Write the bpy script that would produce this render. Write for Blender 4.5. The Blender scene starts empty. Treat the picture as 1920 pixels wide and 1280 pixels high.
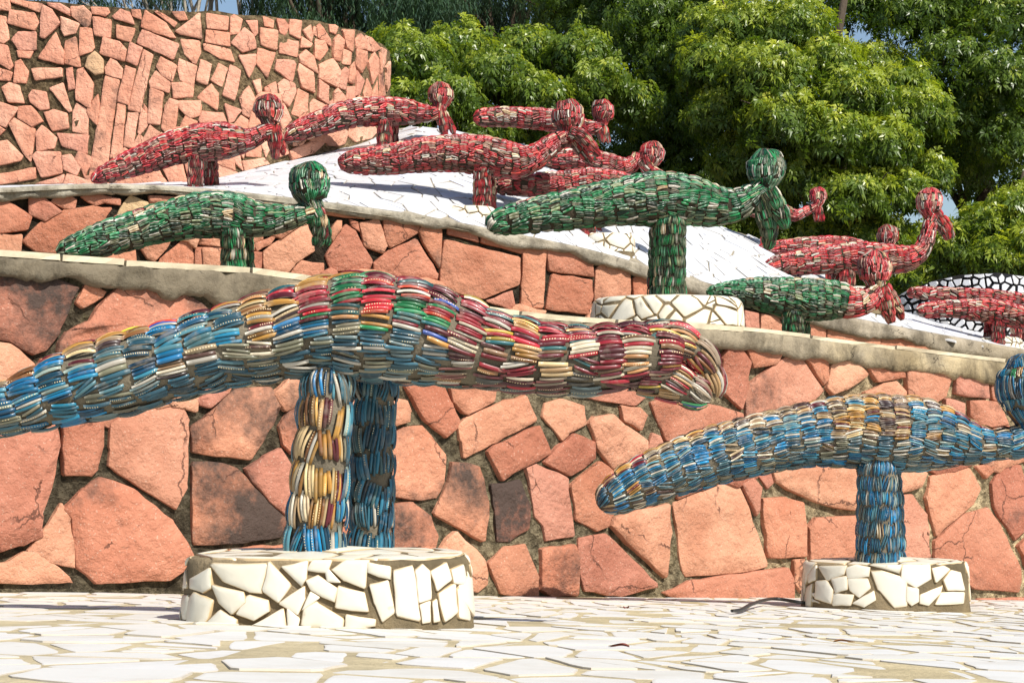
import bpy, math, random
import numpy as np
from mathutils import Vector, noise

# ------------------------------------------------------------------ camera, sky, sun, exposure
scene = bpy.context.scene
F = 3583.0          # focal length in pixels of a 1920 px wide frame
YH = 820.0          # row of the horizon
EYE = 0.276         # eye height above the floor by the front pedestal
cam = bpy.data.cameras.new('camera')
cam.sensor_width = 36.0
cam.lens = 36.0 * F / 1920.0
cam.shift_y = (YH - 640.0) / 1920.0
cam.clip_start = 0.05
cam.clip_end = 2000.0
cam_ob = bpy.data.objects.new('camera', cam)
cam_ob.location = (0, 0, EYE)
cam_ob.rotation_euler = (math.radians(90), 0, 0)
scene.collection.objects.link(cam_ob)
scene.camera = cam_ob

SUN = Vector((0.47, -0.52, 0.71)).normalized()      # towards the sun
elev = math.asin(SUN.z)
world = bpy.data.worlds.new('World')
scene.world = world
world.use_nodes = True
wn = world.node_tree
sky_node = wn.nodes.new('ShaderNodeTexSky')
sky_node.sky_type = 'NISHITA'
sky_node.sun_disc = False
sky_node.sun_elevation = elev
sky_node.sun_rotation = math.atan2(SUN.x, SUN.y)
wn.nodes['Background'].inputs['Strength'].default_value = 0.09
wn.links.new(sky_node.outputs[0], wn.nodes['Background'].inputs['Color'])
sun = bpy.data.lights.new('sun', 'SUN')
sun.energy = 5.0
sun.angle = math.radians(0.5)
sun.color = (1.0, 0.95, 0.87)
sun_ob = bpy.data.objects.new('sun', sun)
sun_ob.rotation_euler = SUN.to_track_quat('Z', 'Y').to_euler()
sun_ob.location = (6, -5, 8)
scene.collection.objects.link(sun_ob)
scene.view_settings.view_transform = 'Standard'
scene.view_settings.look = 'None'
scene.view_settings.exposure = 0.45
scene.view_settings.gamma = 1.0
scene.view_settings.use_curve_mapping = False
scene.cycles.max_bounces = 6
scene.cycles.transparent_max_bounces = 6

random.seed(7)
RNG = np.random.default_rng(7)
COL = scene.collection
WORLD_POS = {}

def P(x, y, d):
    """a spot d metres out from the photographer, on the sight line through column x, row y"""
    return np.array(((x - 960.0) / F * d, d, EYE + (YH - y) / F * d))

class Tab:
    """a line through control points, looked up fast"""
    def __init__(self, fun, lo=-1100, hi=3000, step=2):
        self.lo, self.step = lo, step
        self.v = [float(fun(x)) for x in range(lo, hi, step)]
        self.n = len(self.v) - 2
    def __call__(self, x):
        t = (x - self.lo) / self.step
        i = int(t)
        if i < 0: return self.v[0]
        if i > self.n: return self.v[-1]
        return self.v[i] + (self.v[i + 1] - self.v[i]) * (t - i)
def ip(tab, x):
    if x <= tab[0][0]: return tab[0][1]
    for i in range(1, len(tab)):
        if x <= tab[i][0]:
            a, b = tab[i - 1], tab[i]
            return a[1] + (b[1] - a[1]) * (x - a[0]) / (b[0] - a[0])
    return tab[-1][1]

def smooth_ip(tab, x):
    """interpolation through control points with rounded corners"""
    return (ip(tab, x - 90) + 2 * ip(tab, x - 40) + 3 * ip(tab, x) + 2 * ip(tab, x + 40) + ip(tab, x + 90)) / 9.0

# ------------------------------------------------------------------ object helpers
def tag(o, label=None, cat=None, group=None, kind=None):
    if label: o['label'] = label
    if cat: o['category'] = cat
    if group: o['group'] = group
    if kind: o['kind'] = kind
    return o

def empty(name, loc, parent=None):
    o = bpy.data.objects.new(name, None)
    o.empty_display_size = 0.1
    COL.objects.link(o)
    loc = np.array(loc, float)
    if parent is not None:
        o.parent = parent
        o.location = loc - WORLD_POS[parent]
    else:
        o.location = loc
    WORLD_POS[o] = loc
    return o

def obj(name, verts, faces, mat, parent=None, smooth=True, origin=None, attrs=None, uv=None):
    """one mesh object from world-space vertices"""
    v = np.asarray(verts, float)
    c = np.array(origin, float) if origin is not None else (v.min(0) + v.max(0)) / 2
    me = bpy.data.meshes.new(name)
    me.from_pydata((v - c).tolist(), [], faces)
    if smooth:
        me.polygons.foreach_set('use_smooth', [True] * len(me.polygons))
    if attrs:
        for an, (typ, data) in attrs.items():
            a = me.attributes.new(an, typ, 'POINT')
            a.data.foreach_set('color' if 'COLOR' in typ else 'value', np.asarray(data, np.float32).ravel())
    if uv is not None:
        lay = me.uv_layers.new(name='UVMap')
        idx = np.empty(len(me.loops), np.int32)
        me.loops.foreach_get('vertex_index', idx)
        lay.data.foreach_set('uv', np.asarray(uv, np.float32)[idx].ravel())
    me.materials.append(mat)
    o = bpy.data.objects.new(name, me)
    COL.objects.link(o)
    if parent is not None:
        o.parent = parent
        o.location = c - WORLD_POS[parent]
    else:
        o.location = c
    WORLD_POS[o] = c
    return o

def big_mesh(name, verts, quads, mat, parent, attrs=None, smooth=False):
    """numpy arrays straight into one mesh of quads"""
    verts = np.asarray(verts, np.float32)
    c = (verts.min(0) + verts.max(0)) / 2
    me = bpy.data.meshes.new(name)
    n, m = len(verts), len(quads)
    k = quads.shape[1]
    me.vertices.add(n)
    me.vertices.foreach_set('co', (verts - c).ravel())
    me.loops.add(m * k)
    me.loops.foreach_set('vertex_index', quads.astype(np.int32).ravel())
    me.polygons.add(m)
    me.polygons.foreach_set('loop_start', np.arange(0, m * k, k, dtype=np.int32))
    me.polygons.foreach_set('use_smooth', np.full(m, smooth))
    if attrs:
        for an, (typ, data) in attrs.items():
            a = me.attributes.new(an, typ, 'POINT')
            a.data.foreach_set('color' if 'COLOR' in typ else 'value', np.asarray(data, np.float32).ravel())
    me.update(calc_edges=True)
    me.materials.append(mat)
    o = bpy.data.objects.new(name, me)
    COL.objects.link(o)
    c = c.astype(float)
    if parent is not None:
        o.parent = parent
        o.location = c - WORLD_POS[parent]
    else:
        o.location = c
    WORLD_POS[o] = c
    return o

# ------------------------------------------------------------------ plane geometry helpers
def clip(poly, px, py, nx, ny):
    """keep the side of the line through (px,py) that the normal (nx,ny) points away from"""
    out = []
    n = len(poly)
    for i in range(n):
        a = poly[i]; b = poly[(i + 1) % n]
        da = (a[0] - px) * nx + (a[1] - py) * ny
        db = (b[0] - px) * nx + (b[1] - py) * ny
        if da <= 0: out.append(a)
        if (da < 0 < db) or (db < 0 < da):
            t = da / (da - db)
            out.append((a[0] + (b[0] - a[0]) * t, a[1] + (b[1] - a[1]) * t))
    return out

def area(poly):
    return 0.5 * sum(poly[i][0] * poly[(i + 1) % len(poly)][1] - poly[(i + 1) % len(poly)][0] * poly[i][1] for i in range(len(poly)))

def inset(poly, g):
    """shrink a convex polygon (counter-clockwise) by g"""
    if area(poly) < 0: poly = poly[::-1]
    res = list(poly)
    n = len(poly)
    for i in range(n):
        a = poly[i]; b = poly[(i + 1) % n]
        ex, ey = b[0] - a[0], b[1] - a[1]
        l = math.hypot(ex, ey)
        if l < 1e-6: continue
        nx, ny = ey / l, -ex / l
        res = clip(res, a[0] - nx * g, a[1] - ny * g, nx, ny)
        if len(res) < 3: return []
    out = []
    for p in res:
        if not out or math.hypot(p[0] - out[-1][0], p[1] - out[-1][1]) > g * 0.25: out.append(p)
    return out if len(out) >= 3 and area(out) > g * g else []

def voronoi(pts, reach):
    pts = np.asarray(pts, float)
    cells = []
    for i, p in enumerate(pts):
        d = ((pts - p) ** 2).sum(1)
        near = np.argsort(d)[1:18]
        poly = [(p[0] - reach, p[1] - reach), (p[0] + reach, p[1] - reach), (p[0] + reach, p[1] + reach), (p[0] - reach, p[1] + reach)]
        for j in near:
            q = pts[j]
            nx, ny = q - p
            l = math.hypot(nx, ny)
            if l / 2 > 1.5 * reach: break
            poly = clip(poly, (p[0] + q[0]) / 2, (p[1] + q[1]) / 2, nx / l, ny / l)
            if len(poly) < 3: break
        if len(poly) >= 3: cells.append(poly)
    return cells

def scatter(x0, x1, y0, y1, sp, rnd):
    """loosely even points"""
    pts = []
    ny = max(1, int((y1 - y0) / sp)); nx = max(1, int((x1 - x0) / sp))
    for j in range(ny):
        for i in range(nx):
            pts.append((x0 + (i + 0.5 + rnd.uniform(-0.48, 0.48) + 0.5 * (j % 2)) * (x1 - x0) / nx, y0 + (j + 0.5 + rnd.uniform(-0.48, 0.48)) * (y1 - y0) / ny))
    return pts

def shatter(cell, rnd, p):
    """break a cell along one random chord"""
    if rnd.random() > p: return [cell]
    cx = sum(q[0] for q in cell) / len(cell); cy = sum(q[1] for q in cell) / len(cell)
    a = rnd.uniform(0, math.pi)
    nx, ny = math.cos(a), math.sin(a)
    r = [clip(cell, cx, cy, nx, ny), clip(cell, cx, cy, -nx, -ny)]
    return [c for c in r if len(c) >= 3]

def roughen(poly, step, jit, rnd, corner=0.14):
    """break long edges, nibble corners: outline of a broken stone"""
    n = len(poly)
    out = []
    for i in range(n):
        a = np.array(poly[i]); b = np.array(poly[(i + 1) % n])
        l = np.linalg.norm(b - a)
        if l < 1e-9: continue
        k = max(1, int(round(l / step)))
        c = min(corner, 0.3 * step / l)
        ts = [c] + [j / k for j in range(1, k)] + [1 - c]
        nrm = np.array((b[1] - a[1], a[0] - b[0])) / l
        for t in ts:
            q = a + (b - a) * t + nrm * rnd.uniform(-jit, jit)
            out.append((float(q[0]), float(q[1])))
    return out

# ------------------------------------------------------------------ materials
def srgb(h):
    h = h.lstrip('#')
    r = []
    for i in (0, 2, 4):
        c = int(h[i:i + 2], 16) / 255.0
        r.append(c / 12.92 if c <= 0.04045 else ((c + 0.055) / 1.055) ** 2.4)
    return tuple(r)

class NT:
    def __init__(self, name):
        self.m = bpy.data.materials.new(name)
        self.m.use_nodes = True
        self.t = self.m.node_tree
        self.b = self.t.nodes['Principled BSDF']
        self.out = self.t.nodes['Material Output']
    def n(self, typ, **kw):
        nd = self.t.nodes.new(typ)
        for k, v in kw.items():
            if k.startswith('i_'):
                nd.inputs[k[2:].replace('_', ' ')].default_value = v
            else:
                setattr(nd, k, v)
        return nd
    def l(self, a, b): self.t.links.new(a, b)
    def noise(self, vec, scale, detail=6, rough=0.6, out='Fac'):
        nd = self.n('ShaderNodeTexNoise')
        nd.inputs['Scale'].default_value = scale
        nd.inputs['Detail'].default_value = detail
        nd.inputs['Roughness'].default_value = rough
        if vec is not None: self.l(vec, nd.inputs['Vector'])
        return nd.outputs[out]
    def ramp(self, fac, stops, interp='LINEAR'):
        nd = self.n('ShaderNodeValToRGB')
        cr = nd.color_ramp
        cr.interpolation = interp
        while len(cr.elements) < len(stops): cr.elements.new(0.5)
        for e, (p, c) in zip(cr.elements, stops):
            e.position = p
            e.color = (*c, 1) if len(c) == 3 else c
        self.l(fac, nd.inputs['Fac'])
        return nd.outputs['Color']
    def grey(self, fac, lo, hi):
        return self.ramp(fac, [(lo, (0, 0, 0)), (hi, (1, 1, 1))])
    def mix(self, fac, a, b, mode='MIX'):
        nd = self.n('ShaderNodeMix', data_type='RGBA', blend_type=mode)
        for sock, val in ((nd.inputs[0], fac), (nd.inputs[6], a), (nd.inputs[7], b)):
            if hasattr(val, 'is_output'): self.l(val, sock)
            elif isinstance(val, tuple): sock.default_value = (*val, 1) if len(val) == 3 else val
            else: sock.default_value = val
        return nd.outputs[2]
    def math(self, op, a, b=0.0):
        nd = self.n('ShaderNodeMath', operation=op)
        for sock, val in ((nd.inputs[0], a), (nd.inputs[1], b)):
            if hasattr(val, 'is_output'): self.l(val, sock)
            else: sock.default_value = val
        return nd.outputs[0]
    def coord(self, which='Object', rand=True):
        tc = self.n('ShaderNodeTexCoord')
        if not rand: return tc.outputs[which]
        oi = self.n('ShaderNodeObjectInfo')
        sc = self.math('MULTIPLY', oi.outputs['Random'], 73.0)
        va = self.n('ShaderNodeVectorMath', operation='ADD')
        self.l(tc.outputs[which], va.inputs[0])
        self.l(sc, va.inputs[1])
        self.oi = oi
        return va.outputs[0]
    def bump(self, h, strength, dist, prev=None):
        nd = self.n('ShaderNodeBump')
        nd.inputs['Strength'].default_value = strength
        nd.inputs['Distance'].default_value = dist
        self.l(h, nd.inputs['Height'])
        if prev is not None: self.l(prev, nd.inputs['Normal'])
        return nd.outputs[0]
    def fin(self, color=None, rough=None, normal=None, **kw):
        if color is not None:
            if hasattr(color, 'is_output'): self.l(color, self.b.inputs['Base Color'])
            else: self.b.inputs['Base Color'].default_value = (*color, 1)
        if rough is not None:
            if hasattr(rough, 'is_output'): self.l(rough, self.b.inputs['Roughness'])
            else: self.b.inputs['Roughness'].default_value = rough
        if normal is not None: self.l(normal, self.b.inputs['Normal'])
        for k, v in kw.items(): self.b.inputs[k.replace('_', ' ')].default_value = v
        return self.m

def stone_material(name, tones, stain=1.0, scale=1.0):
    m = NT(name)
    v = m.coord()
    base = m.ramp(m.oi.outputs['Random'], [(i / (len(tones) - 1), t) for i, t in enumerate(tones)])
    broad = m.noise(v, 5 * scale, 5, 0.55)
    base = m.mix(m.grey(broad, 0.38, 0.66), base, m.mix(1.0, base, (0.76, 0.66, 0.62), 'MULTIPLY'))
    layer = m.noise(v, 17 * scale, 5, 0.65)
    base = m.mix(m.math('MULTIPLY', m.grey(layer, 0.50, 0.70), 0.7), base, m.mix(1.0, base, (1.22, 1.26, 1.28), 'MULTIPLY'))
    blot = m.noise(v, 34 * scale, 5, 0.7)
    base = m.mix(m.math('MULTIPLY', m.grey(blot, 0.56, 0.70), 0.45), base, m.mix(1.0, base, (0.55, 0.48, 0.45), 'MULTIPLY'))
    spk = m.noise(v, 210 * scale, 2, 0.5)
    base = m.mix(m.math('MULTIPLY', m.grey(spk, 0.64, 0.70), 0.45), base, (0.62, 0.46, 0.36))
    # black weathering: its amount is the stone's own (red channel of the object colour)
    sep = m.n('ShaderNodeSeparateColor')
    m.l(m.oi.outputs['Color'], sep.inputs[0])
    st = m.math('ADD', m.noise(v, 4.2 * scale, 6, 0.62), m.math('MULTIPLY', m.math('SUBTRACT', sep.outputs[0], 0.36), 0.44 * stain))
    st2 = m.math('ADD', st, m.math('MULTIPLY', m.math('SUBTRACT', m.noise(v, 60 * scale, 4, 0.7), 0.5), 0.14))
    base = m.mix(m.math('MULTIPLY', m.grey(st2, 0.56, 0.72), 0.93), base, (0.042, 0.036, 0.031))
    # cream-coloured odd stones (green channel)
    base = m.mix(sep.outputs[1], base, (0.52, 0.36, 0.20))
    crack = m.n('ShaderNodeTexVoronoi', feature='DISTANCE_TO_EDGE')
    crack.inputs['Scale'].default_value = 3.6 * scale
    wv = m.n('ShaderNodeVectorMath', operation='ADD')
    m.l(v, wv.inputs[0])
    wsc = m.n('ShaderNodeVectorMath', operation='SCALE')
    wsc.inputs['Scale'].default_value = 0.10
    m.l(m.noise(v, 9 * scale, 6, 0.6, 'Color'), wsc.inputs[0])
    m.l(wsc.outputs[0], wv.inputs[1])
    m.l(wv.outputs[0], crack.inputs['Vector'])
    cr = m.math('MULTIPLY', m.math('LESS_THAN', crack.outputs['Distance'], 0.0065), m.grey(m.noise(v, 7 * scale, 2), 0.53, 0.58))
    base = m.mix(m.math('MULTIPLY', cr, 0.75), base, (0.07, 0.03, 0.02))
    h1 = m.noise(v, 26 * scale, 6, 0.68)
    h2 = m.noise(v, 7 * scale, 3, 0.5)
    st_step = m.math('FLOOR', m.math('MULTIPLY', m.noise(v, 6.5 * scale, 4, 0.6), 9.0))
    h = m.math('ADD', m.math('ADD', m.math('MULTIPLY', h2, 1.3), h1), m.math('MULTIPLY', st_step, 0.22))
    h = m.math('SUBTRACT', h, m.math('MULTIPLY', cr, 0.7))
    return m.fin(base, 0.82, m.bump(h, 0.75, 0.022), Specular_IOR_Level=0.25)

M = {}
M['stone'] = stone_material('red_sandstone', [(0.52, 0.24, 0.145), (0.40, 0.155, 0.098), (0.57, 0.285, 0.175), (0.45, 0.20, 0.14), (0.50, 0.205, 0.12), (0.58, 0.30, 0.185), (0.44, 0.175, 0.105), (0.53, 0.25, 0.15)])
M['stone_up'] = stone_material('pale_red_sandstone', [(0.72, 0.365, 0.24), (0.66, 0.30, 0.195), (0.76, 0.42, 0.29), (0.70, 0.335, 0.22), (0.63, 0.30, 0.21), (0.75, 0.40, 0.27), (0.70, 0.32, 0.205)], 0.8, 1.3)

def mortar_material(name, dark, mid, sand, x0, x1):
    m = NT(name)
    tc = m.n('ShaderNodeTexCoord')
    v = tc.outputs['Object']
    sx = m.n('ShaderNodeSeparateXYZ')
    m.l(v, sx.inputs[0])
    g = m.n('ShaderNodeMapRange')
    g.inputs['From Min'].default_value = x0
    g.inputs['From Max'].default_value = x1
    m.l(sx.outputs['X'], g.inputs['Value'])
    n1 = m.noise(v, 3.5, 5, 0.65)
    n2 = m.noise(v, 40, 5, 0.7)
    n3 = m.noise(v, 14, 4, 0.6)
    f = m.math('ADD', g.outputs[0], m.math('MULTIPLY', m.math('SUBTRACT', n1, 0.5), 1.6))
    c = m.ramp(f, [(0.0, dark), (0.45, mid), (1.0, sand)])
    c = m.mix(m.grey(n2, 0.40, 0.60), m.mix(1.0, c, (0.40, 0.39, 0.37), 'MULTIPLY'), m.mix(1.0, c, (1.2, 1.2, 1.2), 'MULTIPLY'))
    c = m.mix(m.math('MULTIPLY', m.grey(n3, 0.60, 0.72), 0.5), c, srgb('#4d4a2a'))
    h = m.math('ADD', n2, m.math('MULTIPLY', n3, 1.2))
    return m.fin(c, 0.95, m.bump(h, 1.0, 0.035), Specular_IOR_Level=0.15)

M['mortar_front'] = mortar_material('weathered_mortar', srgb('#544c3d'), srgb('#82775f'), srgb('#c4b08a'), -1.6, 1.0)
M['mortar_mid'] = mortar_material('dark_mortar', srgb('#332d24'), srgb('#4c4538'), srgb('#83785f'), -1.2, 2.2)
M['mortar_top'] = mortar_material('mossy_dark_mortar', srgb('#4a3e2e'), srgb('#63553f'), srgb('#8f7a5c'), -1.6, 2.0)

def cement_material(name, a, b, c, x0, x1, dirt=0.6, cracks=False):
    m = NT(name)
    tc = m.n('ShaderNodeTexCoord')
    v = tc.outputs['Object']
    sx = m.n('ShaderNodeSeparateXYZ')
    m.l(v, sx.inputs[0])
    g = m.n('ShaderNodeMapRange')
    g.inputs['From Min'].default_value = x0
    g.inputs['From Max'].default_value = x1
    m.l(sx.outputs['X'], g.inputs['Value'])
    n1 = m.noise(v, 5, 5, 0.65)
    n2 = m.noise(v, 70, 4, 0.7)
    f = m.math('ADD', g.outputs[0], m.math('MULTIPLY', m.math('SUBTRACT', n1, 0.5), 0.9))
    col = m.ramp(f, [(0.0, a), (0.5, b), (1.0, c)])
    dv = m.n('ShaderNodeMapping')
    dv.inputs['Scale'].default_value = (1, 1, 0.45)
    m.l(v, dv.inputs['Vector'])
    d1 = m.noise(dv.outputs[0], 9, 6, 0.72)
    col = m.mix(m.math('MULTIPLY', m.grey(d1, 0.43, 0.62), dirt), col, srgb('#3b362d'))
    col = m.mix(m.math('MULTIPLY', m.grey(m.noise(dv.outputs[0], 2.6, 4, 0.6), 0.47, 0.60), dirt), col, m.mix(1.0, col, (0.42, 0.40, 0.37), 'MULTIPLY'))
    col = m.mix(m.math('MULTIPLY', m.grey(n2, 0.3, 0.6), 0.35), col, m.mix(1.0, col, (1.25, 1.25, 1.22), 'MULTIPLY'))
    crack = m.n('ShaderNodeTexVoronoi', feature='DISTANCE_TO_EDGE')
    crack.inputs['Scale'].default_value = 3.2
    wv = m.n('ShaderNodeVectorMath', operation='ADD')
    wsc = m.n('ShaderNodeVectorMath', operation='SCALE')
    wsc.inputs['Scale'].default_value = 0.25
    m.l(m.noise(v, 8, 6, 0.6, 'Color'), wsc.inputs[0])
    m.l(v, wv.inputs[0]); m.l(wsc.outputs[0], wv.inputs[1])
    m.l(wv.outputs[0], crack.inputs['Vector'])
    cr = m.math('MULTIPLY', m.math('LESS_THAN', crack.outputs['Distance'], 0.0045), m.grey(m.noise(v, 4, 2), 0.55, 0.58)) if cracks else m.math('MULTIPLY', n2, 0.0)
    col = m.mix(m.math('MULTIPLY', cr, 0.85), col, (0.03, 0.025, 0.02))
    h = m.math('SUBTRACT', m.math('ADD', n2, m.noise(v, 22, 6, 0.6)), cr)
    return m.fin(col, 0.92, m.bump(h, 0.6, 0.008), Specular_IOR_Level=0.15)

M['coping_front'] = cement_material('stained_cement_coping', srgb('#6f6656'), srgb('#8f8470'), srgb('#c4b088'), -1.3, 1.3, 0.8, True)
M['coping_mid'] = cement_material('grey_cement_coping', srgb('#a39c8c'), srgb('#9a9080'), srgb('#a1947b'), -1.3, 2.5, 0.6, True)


def tile_material(name, col, stained, blue=0.0, gloss=0.24, dirty=0.25):
    m = NT(name)
    v = m.coord()
    r = m.oi.outputs['Random']
    base = m.mix(m.math('MULTIPLY', m.grey(r, 0.0, 1.0), 0.6), col, (col[0] * 0.93, col[1] * 0.90, col[2] * 0.82))
    if blue: base = m.mix(m.math('MULTIPLY', m.grey(r, 0.86, 0.9), blue), base, (0.62, 0.66, 0.80))
    at = m.n('ShaderNodeAttribute', attribute_name='rim')
    n = m.noise(v, 45, 6, 0.65)
    f = m.math('MULTIPLY', m.grey(m.math('ADD', at.outputs['Fac'], m.math('MULTIPLY', m.math('SUBTRACT', n, 0.5), 0.7)), 0.35, 1.0), stained)
    base = m.mix(f, base, (0.46, 0.33, 0.17))
    sp = m.noise(v, 30, 3, 0.5)
    base = m.mix(m.math('MULTIPLY', m.grey(sp, 0.72, 0.76), 0.45 * stained + 0.1), base, (0.30, 0.23, 0.14))
    gr = m.noise(v, 6, 5, 0.7)
    base = m.mix(m.math('MULTIPLY', m.grey(gr, 0.48, 0.72), dirty), base, (0.40, 0.35, 0.27))
    h = m.noise(v, 14, 2, 0.4)
    return m.fin(base, m.math('ADD', m.math('MULTIPLY', n, 0.3), gloss), m.bump(h, 0.12, 0.004), Specular_IOR_Level=0.5)

M['tile_floor'] = tile_material('white_floor_tile', (0.62, 0.62, 0.605), 0.3, 0.0, 0.42, 0.4)
M['tile_slope'] = tile_material('white_glazed_tile', (0.56, 0.58, 0.615), 0.15, 0.7, 0.28, 0.3)
M['tile_ped'] = tile_material('stained_white_china', (0.66, 0.63, 0.54), 0.95)
M['tile_cool'] = tile_material('cool_white_tile', (0.74, 0.76, 0.80), 0.05)
M['grout'] = cement_material('sandy_grout', srgb('#b3a688'), srgb('#b8aa88'), srgb('#ada083'), -1, 1, 0.25)
M['grout_dark'] = cement_material('dirty_grout', srgb('#7d6f58'), srgb('#8b7c62'), srgb('#74674f'), -0.2, 0.2, 0.45)
M['grout_pale'] = cement_material('pale_grout', srgb('#9a917f'), srgb('#928977'), srgb('#9a917c'), -1, 1, 0.2)
M['grout_black'] = cement_material('black_painted_grout', srgb('#16171a'), srgb('#1b1c20'), srgb('#141519'), -1, 1, 0.3)
M['core_dark'] = cement_material('shaded_gap_cement', srgb('#3f382e'), srgb('#494136'), srgb('#3a342b'), -0.5, 0.5, 0.3)  # darkened so the colour carries the shade in gaps between bangles
M['core'] = cement_material('sculpture_cement', srgb('#6f6757'), srgb('#7c7363'), srgb('#675f51'), -0.5, 0.5, 0.35)

def bangle_material():
    m = NT('glass_bangles')
    v = m.coord()
    at = m.n('ShaderNodeAttribute', attribute_name='Col')
    uv = m.n('ShaderNodeUVMap')
    sp = m.n('ShaderNodeSeparateXYZ')
    m.l(uv.outputs[0], sp.inputs[0])
    fu = m.math('SUBTRACT', m.math('FRACT', m.math('MULTIPLY', sp.outputs[0], 11.0)), 0.5)
    fv = m.math('MULTIPLY', m.math('SUBTRACT', sp.outputs[1], 0.5), 1.5)
    dd = m.math('ADD', m.math('MULTIPLY', fu, fu), m.math('MULTIPLY', fv, fv))
    dot = m.math('MULTIPLY', m.math('LESS_THAN', dd, 0.05), m.math('MULTIPLY', m.math('GREATER_THAN', at.outputs['Alpha'], 0.75), m.grey(m.noise(v, 60, 1), 0.45, 0.5)))
    col = m.mix(m.math('MULTIPLY', dot, 0.85), at.outputs['Color'], (0.80, 0.66, 0.38))
    n = m.noise(v, 38, 3, 0.7)
    dust = m.math('MULTIPLY', m.grey(n, 0.52, 0.72), 0.5)
    col = m.mix(dust, col, (0.25, 0.21, 0.16))
    rough = m.math('ADD', m.math('MULTIPLY', dust, 0.8), 0.42)
    return m.fin(col, rough, None, Coat_Weight=0.05, Coat_Roughness=0.08, Specular_IOR_Level=0.5)
M['bangle'] = bangle_material()

def plain(name, col, rough, **kw):
    m = NT(name)
    v = m.coord()
    n = m.noise(v, 25, 5, 0.6)
    c = m.mix(m.grey(n, 0.3, 0.7), col, (col[0] * 0.7, col[1] * 0.7, col[2] * 0.7))
    return m.fin(c, rough, m.bump(n, 0.3, 0.004), **kw)
M['cream_edge'] = plain('cream_coping_edge', (0.66, 0.57, 0.40), 0.8)
M['cable'] = plain('black_rubber', (0.018, 0.017, 0.016), 0.5)
M['dry_leaf'] = plain('dry_leaf', (0.30, 0.13, 0.035), 0.7)
M['red_leaf'] = plain('withered_red_leaf', (0.22, 0.05, 0.03), 0.7)
M['ground'] = plain('soil', (0.13, 0.10, 0.065), 0.95)

def bark(name, a, b):
    m = NT(name)
    v = m.coord()
    mp = m.n('ShaderNodeMapping')
    mp.inputs['Scale'].default_value = (1, 1, 0.25)
    m.l(v, mp.inputs['Vector'])
    n = m.noise(mp.outputs[0], 22, 8, 0.65)
    return m.fin(m.mix(m.grey(n, 0.35, 0.65), a, b), 0.9, m.bump(n, 0.7, 0.02), Specular_IOR_Level=0.2)
M['bark'] = bark('dark_bark', (0.05, 0.038, 0.028), (0.11, 0.085, 0.06))
M['bark_pale'] = bark('pale_smooth_bark', (0.30, 0.26, 0.21), (0.42, 0.38, 0.31))

def leaf_material(name, stops, trans=0.35):
    m = NT(name)
    at = m.n('ShaderNodeAttribute', attribute_name='tone')
    c = m.ramp(at.outputs['Fac'], stops)
    m.fin(c, 0.36, None, Specular_IOR_Level=0.5)
    tr = m.n('ShaderNodeBsdfTranslucent')
    m.l(m.mix(1.0, c, (1.5, 1.5, 0.55), 'MULTIPLY'), tr.inputs['Color'])
    mx = m.n('ShaderNodeMixShader')
    mx.inputs[0].default_value = trans
    m.l(m.b.outputs[0], mx.inputs[1])
    m.l(tr.outputs[0], mx.inputs[2])
    m.l(mx.outputs[0], m.out.inputs['Surface'])
    return m.m
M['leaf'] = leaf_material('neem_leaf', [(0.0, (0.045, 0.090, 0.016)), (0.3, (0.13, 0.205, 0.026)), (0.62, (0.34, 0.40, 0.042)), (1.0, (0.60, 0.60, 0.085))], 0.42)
M['leaf_blue'] = leaf_material('drooping_leaf', [(0.0, (0.02, 0.05, 0.03)), (0.6, (0.05, 0.10, 0.04)), (1.0, (0.14, 0.20, 0.05))], 0.25)

# ------------------------------------------------------------------ lie of the land: plan lines of the three walls
D1 = [(-900, 3.5), (-500, 3.65), (0, 3.9), (500, 4.25), (960, 4.7), (1400, 5.3), (1920, 6.0), (2400, 6.6), (2800, 7.0)]
TOP1 = [(-900, 440), (-500, 455), (0, 485), (230, 500), (450, 512), (560, 527), (760, 560), (940, 592), (1100, 606), (1300, 616), (1400, 622), (1480, 632), (1620, 650), (1760, 668), (1870, 681), (2000, 695), (2400, 740), (2800, 770)]
D2 = [(-900, 5.7), (-500, 6.0), (0, 6.3), (500, 6.6), (1000, 7.0), (1400, 7.5), (1920, 8.4), (2400, 9.0), (2800, 9.4)]
TOP2 = [(-900, 330), (-300, 345), (0, 358), (80, 350), (180, 347), (330, 351), (480, 366), (620, 383), (780, 404), (900, 428), (1000, 448), (1100, 468), (1200, 498), (1320, 532), (1440, 566), (1560, 590), (1640, 607), (1740, 625), (1850, 645), (1920, 658), (2400, 730), (2800, 760)]
# the tall rounded wall: straight run, then an elliptical nose
W3N, W3A, W3B = 8.0, 0.90, 0.95
W3X0 = (300 - 960.0) / F * W3N
def wall3_plan(t):
    if t <= 0: return np.array((W3X0 + t, W3N + 0.03 * t * t * 0.3))
    a = min(t, math.pi)
    x, y = W3X0 + W3A * math.sin(a), W3N + W3B * (1 - math.cos(a))
    if t > math.pi: x -= (t - math.pi)
    return np.array((x, y))
_t = np.linspace(-2.6, 1.75, 600)
_pl = np.array([wall3_plan(t) for t in _t])
_px = 960 + F * _pl[:, 0] / _pl[:, 1]
_k = int(np.argmax(_px))
PX3MAX = float(_px[_k])
_d3 = Tab(lambda px: np.interp(px, _px[:_k + 1], _pl[:_k + 1, 1]), -1100, 740, 1)
def d3(px): return _d3(px) if px < 690 else float(np.interp(px, _px[:_k + 1], _pl[:_k + 1, 1]))
TOP3 = [(-900, -40), (-300, -20), (0, -6), (130, 8), (230, 15), (380, 23), (500, 30), (550, 36), (630, 46), (680, 62), (712, 80), (PX3MAX, 96)]
d1 = Tab(lambda x: smooth_ip(D1, x))
d2 = Tab(lambda x: smooth_ip(D2, x))
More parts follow.
